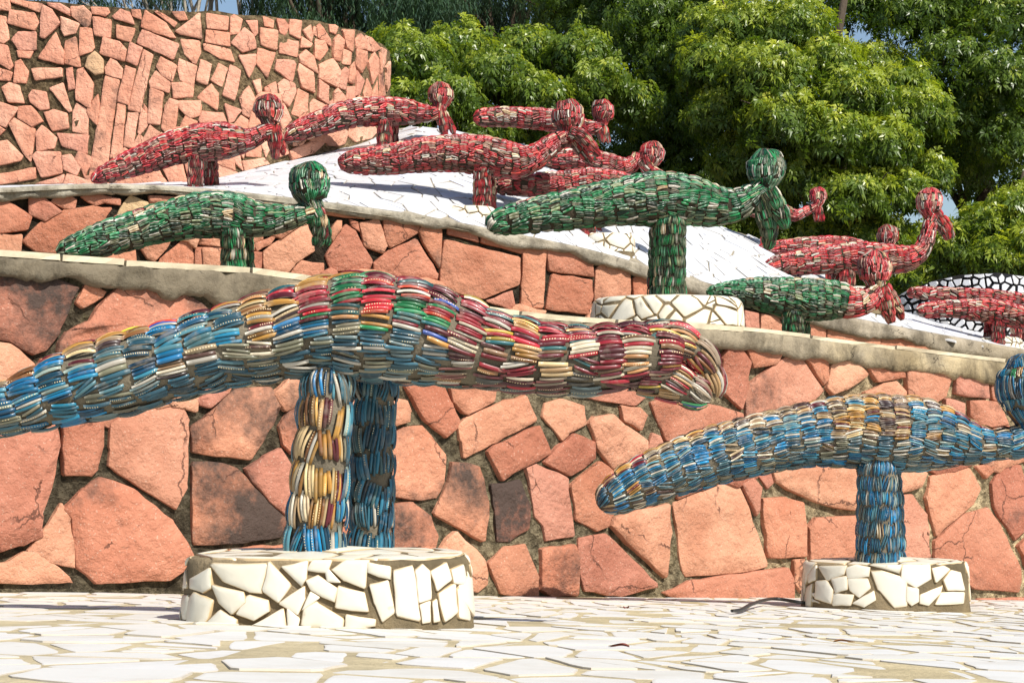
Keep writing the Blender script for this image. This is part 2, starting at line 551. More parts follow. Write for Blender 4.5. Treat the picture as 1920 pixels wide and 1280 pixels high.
z1 = Tab(lambda px: P(px, smooth_ip(TOP1, px) if px > 700 else ip(TOP1, px), d1(px))[2])
z2 = Tab(lambda px: P(px, smooth_ip(TOP2, px), d2(px))[2])

# floor: plane through the pedestal feet and the foot of the front wall
_fp = [P(0, 1095, d1(0)), P(350, 1103, d1(350)), P(900, 1122, d1(900)), P(1250, 1140, d1(1250)), P(1900, 1142, d1(1900)), P(620, 1178, 2.72), P(1660, 1143, 4.38)]
_A = np.array([(1, p[0], p[1]) for p in _fp]); _z = np.array([p[2] for p in _fp])
_w = np.array([1, 1, 1, 1, 1, 5, 6.0])
FL = np.linalg.lstsq(_A * _w[:, None], _z * _w, rcond=None)[0]
def floor_z(x, y): return float(FL[0] + FL[1] * x + FL[2] * y)

# crest of the white slope
DC = [(-300, 8.6), (300, 8.6), (500, 8.7), (730, 8.95), (780, 8.7), (900, 8.6), (1100, 8.6), (1340, 8.9), (1560, 9.2), (1750, 9.4), (1920, 9.6), (2400, 10.2)]
CREST = [(-300, 362), (240, 360), (330, 353), (380, 346), (500, 303), (640, 264), (730, 243), (780, 237), (860, 246), (950, 264), (1040, 286), (1130, 325), (1230, 380), (1300, 412), (1340, 423), (1400, 440), (1440, 456), (1560, 522), (1640, 568), (1750, 604), (1900, 641), (2400, 725)]
zc = Tab(lambda px: P(px, ip(CREST, px), ip(DC, px))[2])
def slope_z(x, y):
    px = 960 + F * x / max(y, 0.5)
    a, b = d2(px), ip(DC, px)
    za, zb = z2(px) - 0.01, zc(px)
    v = (y - a) / (b - a)
    if v <= 1: return za + (zb - za) * v + 0.02 * math.sin(math.pi * max(0, v))
    return zb - (y - b) * 0.7

# ------------------------------------------------------------------ the ground far and wide
def build_ground():
    xs = np.concatenate([np.linspace(-600, -30, 12), np.linspace(-24, 24, 25), np.linspace(30, 600, 12)])
    ys = np.concatenate([np.linspace(-400, -6, 10), np.linspace(-4, 26, 46), np.linspace(32, 900, 14)])
    v = []
    for y in ys:
        for x in xs:
            t = min(1, max(0, (y - 6.8) / 4.0)); t = t * t * (3 - 2 * t)
            base = -0.55 + t * 1.15
            v.append((x, y, base + 0.05 * math.sin(x * 0.9) * math.cos(y * 0.7) - max(0, x - 6) * 0.02 * (abs(x) < 30)))
    nx = len(xs)
    f = [(j * nx + i, j * nx + i + 1, (j + 1) * nx + i + 1, (j + 1) * nx + i) for j in range(len(ys) - 1) for i in range(nx - 1)]
    tag(obj('ground', v, f, M['ground']), kind='structure')
build_ground()

# ------------------------------------------------------------------ stone walls
def wall_body(name, path, ztop, zbot, mat, parent, rows, thick=0.28, amp=0.007):
    """mortar core: rough front sheet, top and back. path: list of (xy, outward normal xy)"""
    v = []; f = []
    n = len(path)
    for (p, nr), zt, zb in zip(path, ztop, zbot):
        for j in range(rows + 1):
            z = zb + (zt - zb) * j / rows
            q = Vector((p[0] * 14, p[1] * 14, z * 14))
            o = amp * (noise.noise(q) + 0.5 * noise.noise(q * 2.7))
            if j == rows: o = 0.0
            v.append((p[0] + nr[0] * o, p[1] + nr[1] * o, z))
        v.append((p[0] - nr[0] * thick, p[1] - nr[1] * thick, zt))
        v.append((p[0] - nr[0] * thick, p[1] - nr[1] * thick, zb))
    k = rows + 3
    for i in range(n - 1):
        for j in range(k - 1):
            f.append((i * k + j, (i + 1) * k + j, (i + 1) * k + j + 1, i * k + j + 1))
    for i in (0, n - 1):
        f.append(tuple(i * k + j for j in range(k)))
    return obj(name, v, f, mat, parent)

def px_path(dfun, x0, x1, step):
    out = []
    x = x0
    while x <= x1:
        a, b, c = (P(x - 4, 0, dfun(x - 4)), P(x, 0, dfun(x)), P(x + 4, 0, dfun(x + 4)))
        t = c - a
        nr = np.array((t[1], -t[0])); nr /= np.linalg.norm(nr)
        out.append((x, b[:2], nr))
        x += step
    return out

def coping(parent, dfun, topfun, hfun, x0, x1, mat, off, seed, width=0.3):
    """cement band along the top with a ragged lower edge"""
    rnd = random.Random(seed)
    v = []; f = []
    xs = np.arange(x0, x1, 9.0)
    for x in xs:
        p = px_path(dfun, x, x, 1)[0]
        d = dfun(x)
        yt = topfun(x)
        h = hfun(x)
        q = Vector((x * 0.011, seed, 0))
        low = yt + h * (1 + 0.55 * noise.noise(q) + 0.25 * noise.noise(q * 3.1) + 0.12 * noise.noise(q * 9))
        zt = P(x, yt, d)[2]; zl = P(x, low, d)[2]
        nr = p[2]
        for fr, o in ((0, -0.012), (0.02, off * 0.55), (0.10, off * 0.9), (0.4, off), (0.75, off), (0.95, off * 0.95)):
            w = off * 0.4 * noise.noise(Vector((x * 0.03, fr * 3, seed))) + off * 0.25 * noise.noise(Vector((x * 0.11, fr * 7, seed)))
            v.append((p[1][0] + nr[0] * (o + w), p[1][1] + nr[1] * (o + w), zl + (zt - zl) * fr))
        v.append((p[1][0] + nr[0] * off * 0.5, p[1][1] + nr[1] * off * 0.5, zt + 0.004))
        v.append((p[1][0] - nr[0] * width, p[1][1] - nr[1] * width, zt + 0.004))
    k = 8
    for i in range(len(xs) - 1):
        for j in range(k - 1):
            f.append((i * k + j, (i + 1) * k + j, (i + 1) * k + j + 1, i * k + j + 1))
    return obj('coping', v, f, mat, parent)

def edge_strips(parent, dfun, topfun, x0, x1, mat, seed, seglen, th=0.010, off=0.026):
    """thin cream slabs along the top edge, one by one"""
    rnd = random.Random(seed)
    x = x0
    while x < x1:
        l = rnd.uniform(0.6, 1.3) * seglen
        xs = np.linspace(x, x + l - 5, 7)
        v = []
        dz = rnd.uniform(-0.002, 0.003)
        for xx in xs:
            p = px_path(dfun, xx, xx, 1)[0]
            z = P(xx, topfun(xx), dfun(xx))[2] + 0.003 + dz
            for o, zz in ((off, -th * 0.3), (off + 0.002, th), (-0.25, th), (-0.25, -th * 0.3)):
                j = rnd.uniform(-0.0025, 0.0025) if o > 0 else 0
                v.append((p[1][0] + p[2][0] * (o + j), p[1][1] + p[2][1] * (o + j), z + zz))
        f = []
        for i in range(6):
            for j in range(4):
                f.append((i * 4 + j, (i + 1) * 4 + j, (i + 1) * 4 + (j + 1) % 4, i * 4 + (j + 1) % 4))
        f += [(3, 2, 1, 0), (24, 25, 26, 27)]
        obj('edge_slab', v, f, mat, parent, smooth=False)
        x += l

def stone(parent, poly, dfun, mat, h, rnd, dark=0.3, cream=0.0, step=22, jit=2.0, xmax=None, grow=2.2):
    """one broken sandstone slab, outline given on the wall face"""
    if area(poly) < 0: poly = poly[::-1]
    mx = sum(p[0] for p in poly) / len(poly); my = sum(p[1] for p in poly) / len(poly)
    poly = [(mx + (x - mx) * (1 + grow / max(6, math.hypot(x - mx, y - my))), my + (y - my) * (1 + grow / max(6, math.hypot(x - mx, y - my)))) for x, y in poly]
    pts = roughen(poly, step, jit, rnd, 0.05)
    cx = sum(p[0] for p in pts) / len(pts); cy = sum(p[1] for p in pts) / len(pts)
    def at(x, y, o):
        if xmax is not None: x = min(x, xmax)
        d = dfun(x)
        a, b = P(x - 2, 0, dfun(x - 2)), P(x + 2, 0, dfun(x + 2))
        t = b - a
        nr = np.array((t[1], -t[0], 0)); l = np.linalg.norm(nr)
        nr = nr / l if l > 1e-9 else np.array((0, -1, 0))
        return P(x, y, d) + nr * o
    size = math.sqrt(abs(area(pts)))
    tilt = (rnd.uniform(-0.2, 0.2), rnd.uniform(-0.2, 0.2))
    v = []; n = len(pts)
    rings = ((1.02, -0.012), (1.0, h * 0.86), (1 - min(0.09, 2.6 / size), h), (0.55, h * 1.04))
    for s, o in rings:
        for (x, y) in pts:
            oo = o
            if o > 0:
                oo = o * (1 + tilt[0] * (x - cx) / size + tilt[1] * (y - cy) / size) + rnd.uniform(-0.07, 0.07) * h
            v.append(at(cx + (x - cx) * s, cy + (y - cy) * s, oo))
    v.append(at(cx, cy, h * 1.05))
    f = []
    for r in range(3):
        for i in range(n):
            j = (i + 1) % n
            f.append((r * n + i, (r + 1) * n + i, (r + 1) * n + j, r * n + j))
    for i in range(n):
        f.append((3 * n + i, 4 * n, 3 * n + (i + 1) % n))
    o = obj('stone', v, f, mat, parent)
    o.data.polygons.foreach_set('use_smooth', [False] * n + [True] * (len(f) - n))
    o.color = (dark, cream, 0, 1)
    return o

STONES1 = [
 (0.95, [(0,516),(55,507),(82,515),(145,542),(132,562),(108,620),(82,655),(60,665),(15,640),(-30,632),(-40,530)]),
 (0.1, [(156,534),(175,537),(195,547),(190,557),(152,576),(141,567)]),
 (0.3, [(-40,640),(15,646),(62,682),(45,720),(20,762),(-40,790)]),
 (0.35, [(-40,812),(60,800),(102,797),(107,840),(97,890),(75,965),(75,1005),(38,1020),(-40,1045)]),
 (0.62, [(110,640),(125,620),(165,602),(180,580),(218,540),(235,533),(322,549),(358,559),(386,582),(375,610),(300,650),(190,670),(106,660)]),
 (0.85, [(398,552),(412,542),(480,528),(540,540),(560,560),(500,600),(430,600),(400,580)]),
 (0.2, [(113,790),(190,775),(187,840),(178,877),(165,890),(116,891)]),
 (0.0, [(206,795),(225,780),(320,762),(338,760),(350,790),(348,910),(327,955),(200,873),(205,840)]),
 (0.42, [(185,894),(250,920),(320,978),(358,1037),(340,1070),(312,1085),(180,1092),(140,1062),(132,970),(117,955),(155,915)]),
 (0.9, [(360,867),(395,866),(440,876),(475,915),(532,972),(525,1005),(430,1018),(360,1020)]),
 (0.68, [(356,800),(382,781),(437,730),(503,726),(521,759),(510,792),(466,862),(426,855),(358,847)]),
 (0.3, [(365,748),(400,733),(425,735),(390,763),(370,758)]),
 (0.4, [(456,880),(490,858),(522,840),(540,870),(542,920),(532,966),(500,935),(470,900)]),
 (0.4, [(520,800),(545,760),(570,745),(600,760),(600,850),(545,850),(528,830)]),
 (0.4, [(362,1055),(390,1037),(470,1025),(530,1022),(545,1060),(540,1090),(362,1090)]),
 (0.45, [(690,735),(755,752),(764,772),(760,790),(740,797),(690,800)]),
 (0.3, [(755,722),(825,725),(840,755),(854,788),(850,800),(828,818),(790,785)]),
 (0.2, [(838,715),(930,718),(920,752),(875,776),(865,774),(848,755)]),
 (0.05, [(857,795),(875,782),(940,752),(980,743),(1002,787),(922,830),(867,857),(862,825)]),
 (0.1, [(912,847),(920,837),(1005,797),(1029,850),(980,872),(937,900)]),
 (0.35, [(1015,782),(1022,757),(1050,750),(1090,760),(1095,795),(1062,812),(1051,825)]),
 (0.1, [(1072,815),(1090,820),(1110,830),(1110,860),(1065,892),(1017,867),(1045,835)]),
 (0.15, [(1102,792),(1112,782),(1145,777),(1165,799),(1207,826),(1207,845),(1147,883),(1115,835)]),
 (0.1, [(1160,762),(1195,765),(1207,780),(1195,805),(1165,787)]),
 (0.25, [(1075,740),(1140,728),(1207,722),(1202,745),(1187,759),(1115,750)]),
 (0.75, [(735,812),(755,802),(790,800),(832,855),(830,900),(812,933),(790,937),(725,928),(700,880)]),
 (0.55, [(735,945),(770,944),(800,968),(813,1002),(808,1030),(790,1045),(720,1040)]),
 (0.52, [(843,866),(870,868),(893,878),(912,942),(905,1015),(808,962),(835,905)]),
 (0.98, [(917,910),(972,902),(990,950),(986,990),(955,1012),(928,1015),(925,950)]),
 (0.3, [(985,880),(1003,870),(1060,897),(1065,940),(1075,1003),(1020,1013),(1015,985),(1000,965)]),
 (0.15, [(1122,865),(1150,890),(1168,930),(1143,966),(1137,985),(1118,994),(1078,974),(1066,912)]),
 (0.2, [(850,995),(905,1050),(910,1095),(890,1108),(840,1090),(820,1030)]),
 (0.25, [(912,1055),(940,1027),(982,1020),(1005,1085),(1005,1117),(935,1112)]),
 (0.45, [(1010,1027),(1072,1022),(1078,1040),(1078,1115),(1030,1117),(1010,1102)]),
 (0.1, [(1081,1009),(1135,1002),(1230,1097),(1155,1116),(1091,1105),(1082,1060)]),
 (0.2, [(1140,985),(1147,972),(1200,955),(1248,945),(1250,1000),(1245,1082),(1190,1035)]),
 (0.15, [(1347,730),(1350,675),(1360,650),(1380,650),(1400,680),(1395,730),(1387,767)]),
 (0.3, [(1397,657),(1406,645),(1465,655),(1450,680),(1408,690)]),
 (0.5, [(1400,722),(1450,684),(1485,657),(1540,730),(1520,750),(1450,780),(1397,795),(1393,740)]),
 (0.15, [(1503,665),(1547,667),(1545,715),(1538,722)]),
 (0.35, [(1547,727),(1552,690),(1565,667),(1595,667),(1620,703),(1580,730),(1560,738)]),
 (0.1, [(1610,672),(1640,674),(1687,690),(1690,708),(1640,714),(1627,697)]),
 (0.3, [(1217,755),(1240,748),(1320,758),(1388,775),(1390,795),(1330,815),(1250,832),(1235,800)]),
 (0.2, [(1220,812),(1232,818),(1243,840),(1225,850),(1212,840)]),
 (0.1, [(1617,735),(1650,722),(1675,716),(1692,734),(1690,760),(1620,760)]),
 (0.15, [(1694,697),(1720,692),(1773,698),(1778,712),(1768,740),(1745,755),(1699,747)]),
 (0.55, [(1787,704),(1813,701),(1846,714),(1848,745),(1813,741),(1787,738)]),
 (0.3, [(1813,751),(1863,755),(1885,795),(1835,803),(1815,780)]),
 (0.2, [(1770,748),(1805,756),(1805,790),(1770,790)]),
 (0.3, [(1855,720),(1870,717),(1900,725),(1905,753),(1858,748)]),
 (0.3, [(1912,732),(1960,737),(1960,800),(1907,790)]),
 (0.3, [(1260,942),(1300,925),(1360,907),(1380,912),(1400,957),(1435,1060),(1380,1072),(1278,1078)]),
 (0.1, [(1385,905),(1408,895),(1420,912),(1416,957),(1411,965)]),
 (0.1, [(1424,937),(1470,934),(1500,942),(1505,990),(1508,1043),(1437,1045)]),
 (0.0, [(1447,880),(1500,874),(1560,870),(1615,880),(1606,957),(1540,945),(1452,905)]),
 (0.2, [(1417,890),(1440,885),(1444,903),(1436,915)]),
 (0.15, [(1525,970),(1605,967),(1602,1047),(1580,1055),(1515,1055),(1512,990)]),
 (0.3, [(1240,1110),(1290,1088),(1412,1072),(1470,1063),(1478,1085),(1480,1133),(1440,1135),(1275,1128)]),
 (0.2, [(1484,1050),(1503,1049),(1507,1060),(1500,1110),(1485,1090)]),
 (0.25, [(1660,880),(1730,886),(1720,912),(1680,923),(1640,920)]),
 (0.2, [(1650,935),(1705,927),(1732,968),(1738,1045),(1690,1060),(1640,1050)]),
 (0.3, [(1743,893),(1812,877),(1833,915),(1817,945),(1750,1005),(1734,935)]),
 (0.3, [(1824,875),(1873,868),(1845,896)]),
 (0.4, [(1857,905),(1882,868),(1907,872),(1925,920),(1922,990),(1898,1010),(1859,945)]),
 (0.35, [(1804,965),(1850,954),(1872,987),(1910,1068),(1905,1110),(1820,1100),(1775,1058),(1750,1045),(1749,1017)]),
 (0.35, [(1830,1122),(1940,1120),(1940,1140),(1830,1140)]),
 (0.3, [(1907,1022),(1935,1000),(1965,1000),(1965,1100),(1920,1060)]),
 (0.45, [(-40,1060),(10,1053),(40,1037),(62,1035),(125,1078),(130,1092),(-40,1094)]),
 (0.3, [(1917,868),(1960,860),(1960,900),(1932,905)]),
 (0.4, [(440,612),(560,590),(570,690),(450,700)]),
 (0.3, [(600,620),(690,610),(700,700),(610,705)]),
 (0.3, [(720,640),(810,630),(820,700),(730,705)]),
 (0.2, [(840,645),(930,650),(930,705),(840,700)]),
 (0.3, [(960,665),(1060,668),(1060,720),(960,715)]),
 (0.3, [(1080,668),(1200,672),(1195,710),(1080,718)]),
 (0.2, [(1230,670),(1335,668),(1330,735),(1240,735)]),
]

RA = (0, 330, 4.571); RB = (380, 340, 4.0); RC = (780, 380, 4.0)
def Z(z, pts): return [(z[0] + x / z[2], z[1] + y / z[2]) for x, y in pts]
STONES2 = [(0.15, [(-30,376),(0,378),(13,380),(59,407),(50,430),(0,438),(-30,438)]), (0.2, [(-30,443),(41,441),(37,480),(-30,484)]),
 (0.2, Z(RA, [(250,200),(290,160),(350,180),(525,300),(380,390),(250,320)])), (0.1, Z(RA, [(440,220),(500,150),(560,160),(650,210),(640,280),(560,280)])),
 (0.35, Z(RA, [(200,560),(340,400),(560,300),(780,265),(950,280),(870,420),(620,620),(480,660),(300,640)])),
 (0.2, Z(RA, [(690,180),(860,165),(1020,200),(1020,250),(900,230),(820,260)])), (-1, Z(RA, [(1110,170),(1290,250),(1220,330),(1190,345),(990,350)])),
 (0.2, Z(RA, [(1280,170),(1550,180),(1400,250),(1290,240)])), (0.3, Z(RA, [(890,690),(1150,600),(1155,760),(880,760)])),
 (0.2, Z(RA, [(1170,590),(1480,510),(1420,620),(1320,730),(1260,700)])), (0.2, Z(RA, [(1370,720),(1550,555),(1640,590),(1650,800),(1320,800)])),
 (0.2, Z(RA, [(1660,530),(1880,560),(1890,605),(1700,587)])), (0.2, Z(RA, [(1680,605),(1890,625),(1870,830),(1670,820)])), (0.15, Z(RA, [(900,420),(980,350),(1100,360),(1000,420)])),
 (0.2, Z(RB, [(150,430),(130,490),(0,480),(0,420)])), (0.2, Z(RB, [(0,500),(120,505),(120,680),(0,680)])),
 (0.2, Z(RB, [(330,470),(385,450),(385,510),(340,515)])), (0.35, Z(RB, [(390,460),(540,410),(500,470),(400,525)])), (0.45, Z(RB, [(345,530),(440,545),(430,690),(345,690)])),
 (0.15, Z(RB, [(455,520),(770,310),(810,430),(820,530),(680,620),(600,720),(460,720)])), (0.15, Z(RB, [(890,190),(1200,250),(1200,290),(890,250)])),
 (0.3, Z(RB, [(940,380),(1000,300),(1030,300),(1020,370),(960,450)])), (0.3, Z(RB, [(920,560),(960,480),(1070,330),(1130,370),(1260,600),(1240,650),(960,670)])),
 (0.2, Z(RB, [(1100,290),(1150,310),(1170,380),(1110,340)])), (0.15, Z(RB, [(1170,320),(1310,280),(1340,400),(1370,490),(1340,540),(1210,480)])),
 (0.55, Z(RB, [(1345,265),(1390,240),(1630,282),(1600,390),(1400,500),(1370,440)])), (0.4, Z(RB, [(1280,620),(1400,520),(1590,437),(1750,690),(1750,740),(1290,700)])),
 (0.5, Z(RB, [(1610,380),(1650,330),(1780,330),(1780,500),(1760,650),(1690,540)])), (0.2, Z(RB, [(640,720),(730,600),(900,620),(900,720)])),
 (0.1, Z(RC, [(240,170),(440,200),(460,300),(235,240)])), (0.1, Z(RC, [(500,210),(560,220),(800,290),(790,385),(490,300)])),
 (0.2, Z(RC, [(205,282),(770,410),(755,620),(490,720),(180,640),(180,500)])), (0.1, Z(RC, [(800,305),(965,340),(945,790),(780,770)])),
 (0.15, Z(RC, [(975,332),(1140,350),(1300,390),(1320,560),(990,510)])), (0.1, Z(RC, [(1010,540),(1310,582),(1310,700),(1290,830),(970,800)])),
 (0.4, Z(RC, [(1370,470),(1590,520),(1590,720),(1330,740),(1340,520)])), (0.2, Z(RC, [(1620,570),(1680,535),(1760,540),(1790,700),(1620,720)])),
 (0.1, Z(RC, [(520,740),(710,660),(730,760),(700,800)])),
 (0.2, [(1235,535),(1300,545),(1300,590),(1235,585)]), (0.2, [(1310,552),(1380,565),(1382,608),(1312,600)]),
 (0.15, [(1392,583),(1417,588),(1419,625),(1395,625)]), (0.15, [(1424,589),(1455,597),(1470,630),(1425,626)]), (0.2, [(1475,600),(1503,606),(1505,640),(1480,638)]),
 (0.15, [(1510,606),(1542,608),(1544,645),(1512,642)]), (0.35, [(1551,610),(1615,618),(1645,628),(1645,660),(1550,650)]), (0.4, [(1650,633),(1690,637),(1747,648),(1764,661),(1760,678),(1652,668)]),
 (0.15, [(1770,650),(1791,656),(1789,676),(1775,670)]), (0.2, [(1794,664),(1824,669),(1824,688),(1794,684)]), (0.2, [(1828,668),(1846,672),(1846,690),(1828,688)]), (0.3, [(1855,676),(1930,686),(1930,705),(1855,700)]),
]
ZA = (0, 0, 5.053); ZB = (360, 0, 5.053); ZC = (0, 0, 2.56)
S3A = [[(-40,0),(90,0),(95,105),(-40,85)],[(105,0),(400,35),(375,120),(110,25)],[(105,100),(330,135),(370,215),(330,290),(75,220)],[(-20,150),(60,170),(90,370),(40,410),(-20,390)],
[(415,60),(500,110),(570,225),(430,360),(385,350),(390,180)],[(455,30),(570,10),(660,90),(655,150),(470,60)],[(680,70),(800,70),(865,140),(850,230),(820,270),(690,160)],[(875,70),(1020,70),(1040,120),(1000,152),(880,135)],
[(885,162),(1050,200),(1045,360),(900,330)],[(1070,165),(1150,95),(1230,130),(1270,235),(1100,180)],[(1250,100),(1325,100),(1340,190),(1260,150)],[(1110,240),(1280,280),(1240,395),(1115,365)],
[(1340,260),(1380,90),(1560,220),(1665,370),(1450,300)],[(1500,80),(1675,215),(1650,260),(1470,120)],[(1630,115),(1740,120),(1775,190),(1700,195)],[(1665,300),(1890,120),(1910,370),(1720,325)],
[(1300,410),(1360,285),(1695,425),(1640,565)],[(1715,380),(1880,395),(1895,500),(1850,600),(1760,520)],[(580,165),(750,235),(720,310),(620,340),(590,290)],[(115,380),(180,310),(340,310),(335,472),(180,472)],
[(165,487),(315,492),(280,555),(185,545)],[(365,555),(530,315),(570,430),(605,500),(600,610)],[(620,400),(720,360),(765,640),(615,600)],[(760,270),(870,280),(895,450),(870,490),(755,525)],
[(950,510),(985,360),(1140,410),(1195,480),(1180,580)],[(1200,580),(1235,410),(1350,460),(1300,620)],[(1005,650),(1050,565),(1110,600),(1160,660),(1150,750),(1010,705)],
[(1190,625),(1290,670),(1220,990),(1115,960)],[(1360,475),(1455,530),(1330,1065),(1215,1030)],[(1490,640),(1530,545),(1675,630),(1630,770),(1540,720)],[(1700,560),(1860,630),(1830,830),(1710,760),(1690,660)],
[(-20,420),(70,440),(120,620),(90,660),(-20,590)],[(-20,645),(120,695),(95,765),(-20,755)],[(130,780),(150,600),(200,570),(270,680),(250,790)],[(310,655),(585,650),(580,730),(340,760)],
[(630,665),(690,645),(715,830),(650,855)],[(735,670),(800,655),(880,800),(860,1030),(720,940)],[(470,840),(600,790),(680,1050),(650,1060)],[(285,910),(320,860),(440,880),(465,1030),(380,1040),(300,970)],
[(20,830),(90,790),(180,820),(230,980),(80,960)],[(-20,970),(175,1030),(60,1200),(-20,1170)],[(180,1020),(300,1010),(410,1150),(300,1200),(175,1120)],[(420,1070),(520,1050),(630,1080),(650,1210),(500,1235)],
[(700,1060),(730,985),(840,1060),(830,1280),(690,1240)],[(1420,780),(1480,680),(1610,790),(1600,878),(1430,830)],[(1425,843),(1550,885),(1520,1180),(1400,1170)],[(1630,790),(1750,790),(1830,840),(1820,920),(1650,930)],
[(1570,1000),(1610,940),(1695,970),(1660,1230),(1590,1270),(1530,1210)],[(1700,960),(1900,960),(1880,1080),(1800,1120),(1705,1030)],[(1340,1020),(1400,1090),(1390,1200),(1330,1280),(1310,1250)],[(1710,1200),(1760,1100),(1870,1160),(1800,1200)]]
S3B = [[(140,130),(335,165),(330,287),(145,272)],[(365,170),(400,140),(470,190),(440,320),(360,325)],[(135,290),(350,320),(350,445),(130,400)],[(370,410),(490,270),(580,350),(600,460),(480,490)],
[(510,200),(610,205),(615,310),(590,345)],[(675,160),(765,200),(760,265),(690,245)],[(640,275),(800,295),(795,470),(650,425)],[(800,185),(870,200),(905,250),(880,335),(830,310)],[(920,195),(1030,205),(1015,365),(915,320)],
[(1045,300),(1110,245),(1130,330),(1115,402)],[(1140,260),(1165,270),(1165,345),(1135,320)],[(1180,260),(1210,230),(1300,370),(1310,435),(1190,350)],[(1295,240),(1340,225),(1365,260),(1350,320),(1300,300)],
[(1035,352),(1120,417),(1110,450),(1020,450)],[(1160,380),(1250,400),(1275,470),(1210,570),(1160,540)],[(1340,390),(1370,340),(1430,390),(1390,580),(1330,560)],[(1420,290),(1520,285),(1510,490),(1460,450)],
[(1540,380),(1580,330),(1635,390),(1630,465),(1540,460)],[(1640,350),(1690,330),(1770,460),(1720,490),(1650,470)],[(830,440),(850,375),(1000,400),(990,540),(830,500)],[(620,465),(785,510),(710,740),(610,600)],
[(440,530),(600,525),(590,620),(540,735)],[(115,420),(350,475),(395,590),(250,550),(120,470)],[(10,400),(75,410),(75,500),(40,600),(5,590)],[(1010,540),(1075,480),(1140,540),(1185,700),(1020,590)],
[(1430,470),(1500,500),(1490,610),(1420,600)],[(1545,470),(1640,500),(1640,590),(1600,690),(1540,610)],[(1665,600),(1715,500),(1755,570),(1755,680),(1700,800)],[(1762,500),(1785,520),(1785,680),(1770,690)],
[(1790,460),(1830,490),(1820,600),(1795,650)],[(800,570),(950,580),(970,620),(940,780),(790,660)],[(1000,680),(1010,610),(1140,700),(1155,880),(1040,820)],[(1200,620),(1320,565),(1390,680),(1370,830),(1200,740)],
[(1400,690),(1440,645),(1475,680),(1440,850),(1385,830)],[(1490,650),(1525,590),(1540,690),(1520,790),(1475,770)],[(1560,670),(1620,780),(1580,900),(1540,900)],[(80,570),(185,620),(140,800),(40,760)],
[(180,760),(250,605),(330,660),(280,820)],[(360,620),(460,680),(405,950),(290,900)],[(570,780),(640,755),(650,870),(620,890)],[(690,830),(780,780),(800,900),(690,870)],[(810,800),(860,760),(960,800),(970,870),(910,1010),(830,930)],
[(940,1080),(1000,845),(1095,900),(1085,1050),(1010,1105)],[(1195,760),(1275,820),(1280,990),(1190,920)],[(1340,880),(1370,840),(1450,930),(1440,1020),(1335,1030)],[(1460,830),(1535,830),(1530,990),(1455,1000)],
[(1620,880),(1650,750),(1685,840),(1670,960),(1620,960)],[(1685,940),(1745,760),(1752,940)],[(1765,720),(1800,660),(1822,900),(1765,920)],[(1830,640),(1860,590),(1862,800),(1840,860)],[(50,930),(180,800),(245,900),(240,1045)],[(0,980),(90,980),(80,1090),(0,1120)],
[(70,1140),(100,1060),(290,1080),(330,1190),(100,1200)],[(310,990),(460,1050),(390,1150),(350,1170)],[(450,930),(530,820),(590,940),(540,1110),(480,1080)],[(390,1190),(460,1100),(525,1150),(520,1280),(400,1280)],
[(560,1060),(620,1140),(640,1180),(550,1250),(530,1200)],[(820,1130),(860,980),(930,1140),(850,1240)],[(1120,980),(1150,945),(1255,1000),(1250,1030),(1110,1090)]]
S3C = [[(45,600),(70,570),(170,625),(150,775),(115,740)],[(175,640),(205,605),(270,660),(260,710),(180,725)],[(275,640),(425,650),(415,740),(300,700)],[(-10,680),(40,680),(110,750),(100,770),(-10,795)],
[(160,750),(180,730),(290,730),(300,830),(200,850)],[(300,750),(340,745),(385,800),(370,840),(310,815)],[(-10,840),(170,805),(170,860),(-10,890)],[(170,885),(310,840),(300,880)],[(305,885),(330,835),(430,870),(440,890)],
[(505,368),(575,390),(545,560),(520,775),(490,800),(428,855),(440,760),(470,600)],[(565,500),(605,510),(590,720),(530,760)],[(615,545),(665,548),(640,710),(595,700)],[(690,500),(715,540),(700,620),(668,640)],[(-10,605),(25,625),(-10,660)],
[(680,690),(720,605),(770,640)],[(600,830),(760,820),(810,890),(560,885)],[(775,795),(870,770),(900,880),(820,880)],[(880,760),(920,780),(1000,850),(910,870)],[(1040,790),(1140,830),(1050,885)],[(1095,750),(1140,700),(1165,820)],
[(1180,690),(1250,690),(1250,752),(1180,750)],[(1165,775),(1260,762),(1290,790),(1175,820)],[(1390,725),(1480,685),(1550,690),(1500,735),(1400,770)],[(1300,700),(1370,690),(1380,740),(1310,760)],[(960,700),(1060,720),(1040,780),(970,780)]]

def extra_stones(x0, x1, top, bot, sp, rnd):
    """stones of the same make where the wall runs on past the picture"""
    out = []
    for c in voronoi(scatter(x0, x1, 0, 1000, sp, rnd), sp * 2):
        c = inset(c, 5)
        if not c: continue
        cx = sum(p[0] for p in c) / len(c); cy = sum(p[1] for p in c) / len(c)
        if top(cx) + 55 < cy < bot(cx) - 40 and x0 < cx < x1: out.append(c)
    return out

def inside(p, poly):
    r = False
    for i in range(len(poly)):
        a = poly[i]; b = poly[i - 1]
        if (a[1] > p[1]) != (b[1] > p[1]) and p[0] < (b[0] - a[0]) * (p[1] - a[1]) / (b[1] - a[1]) + a[0]: r = not r
    return r

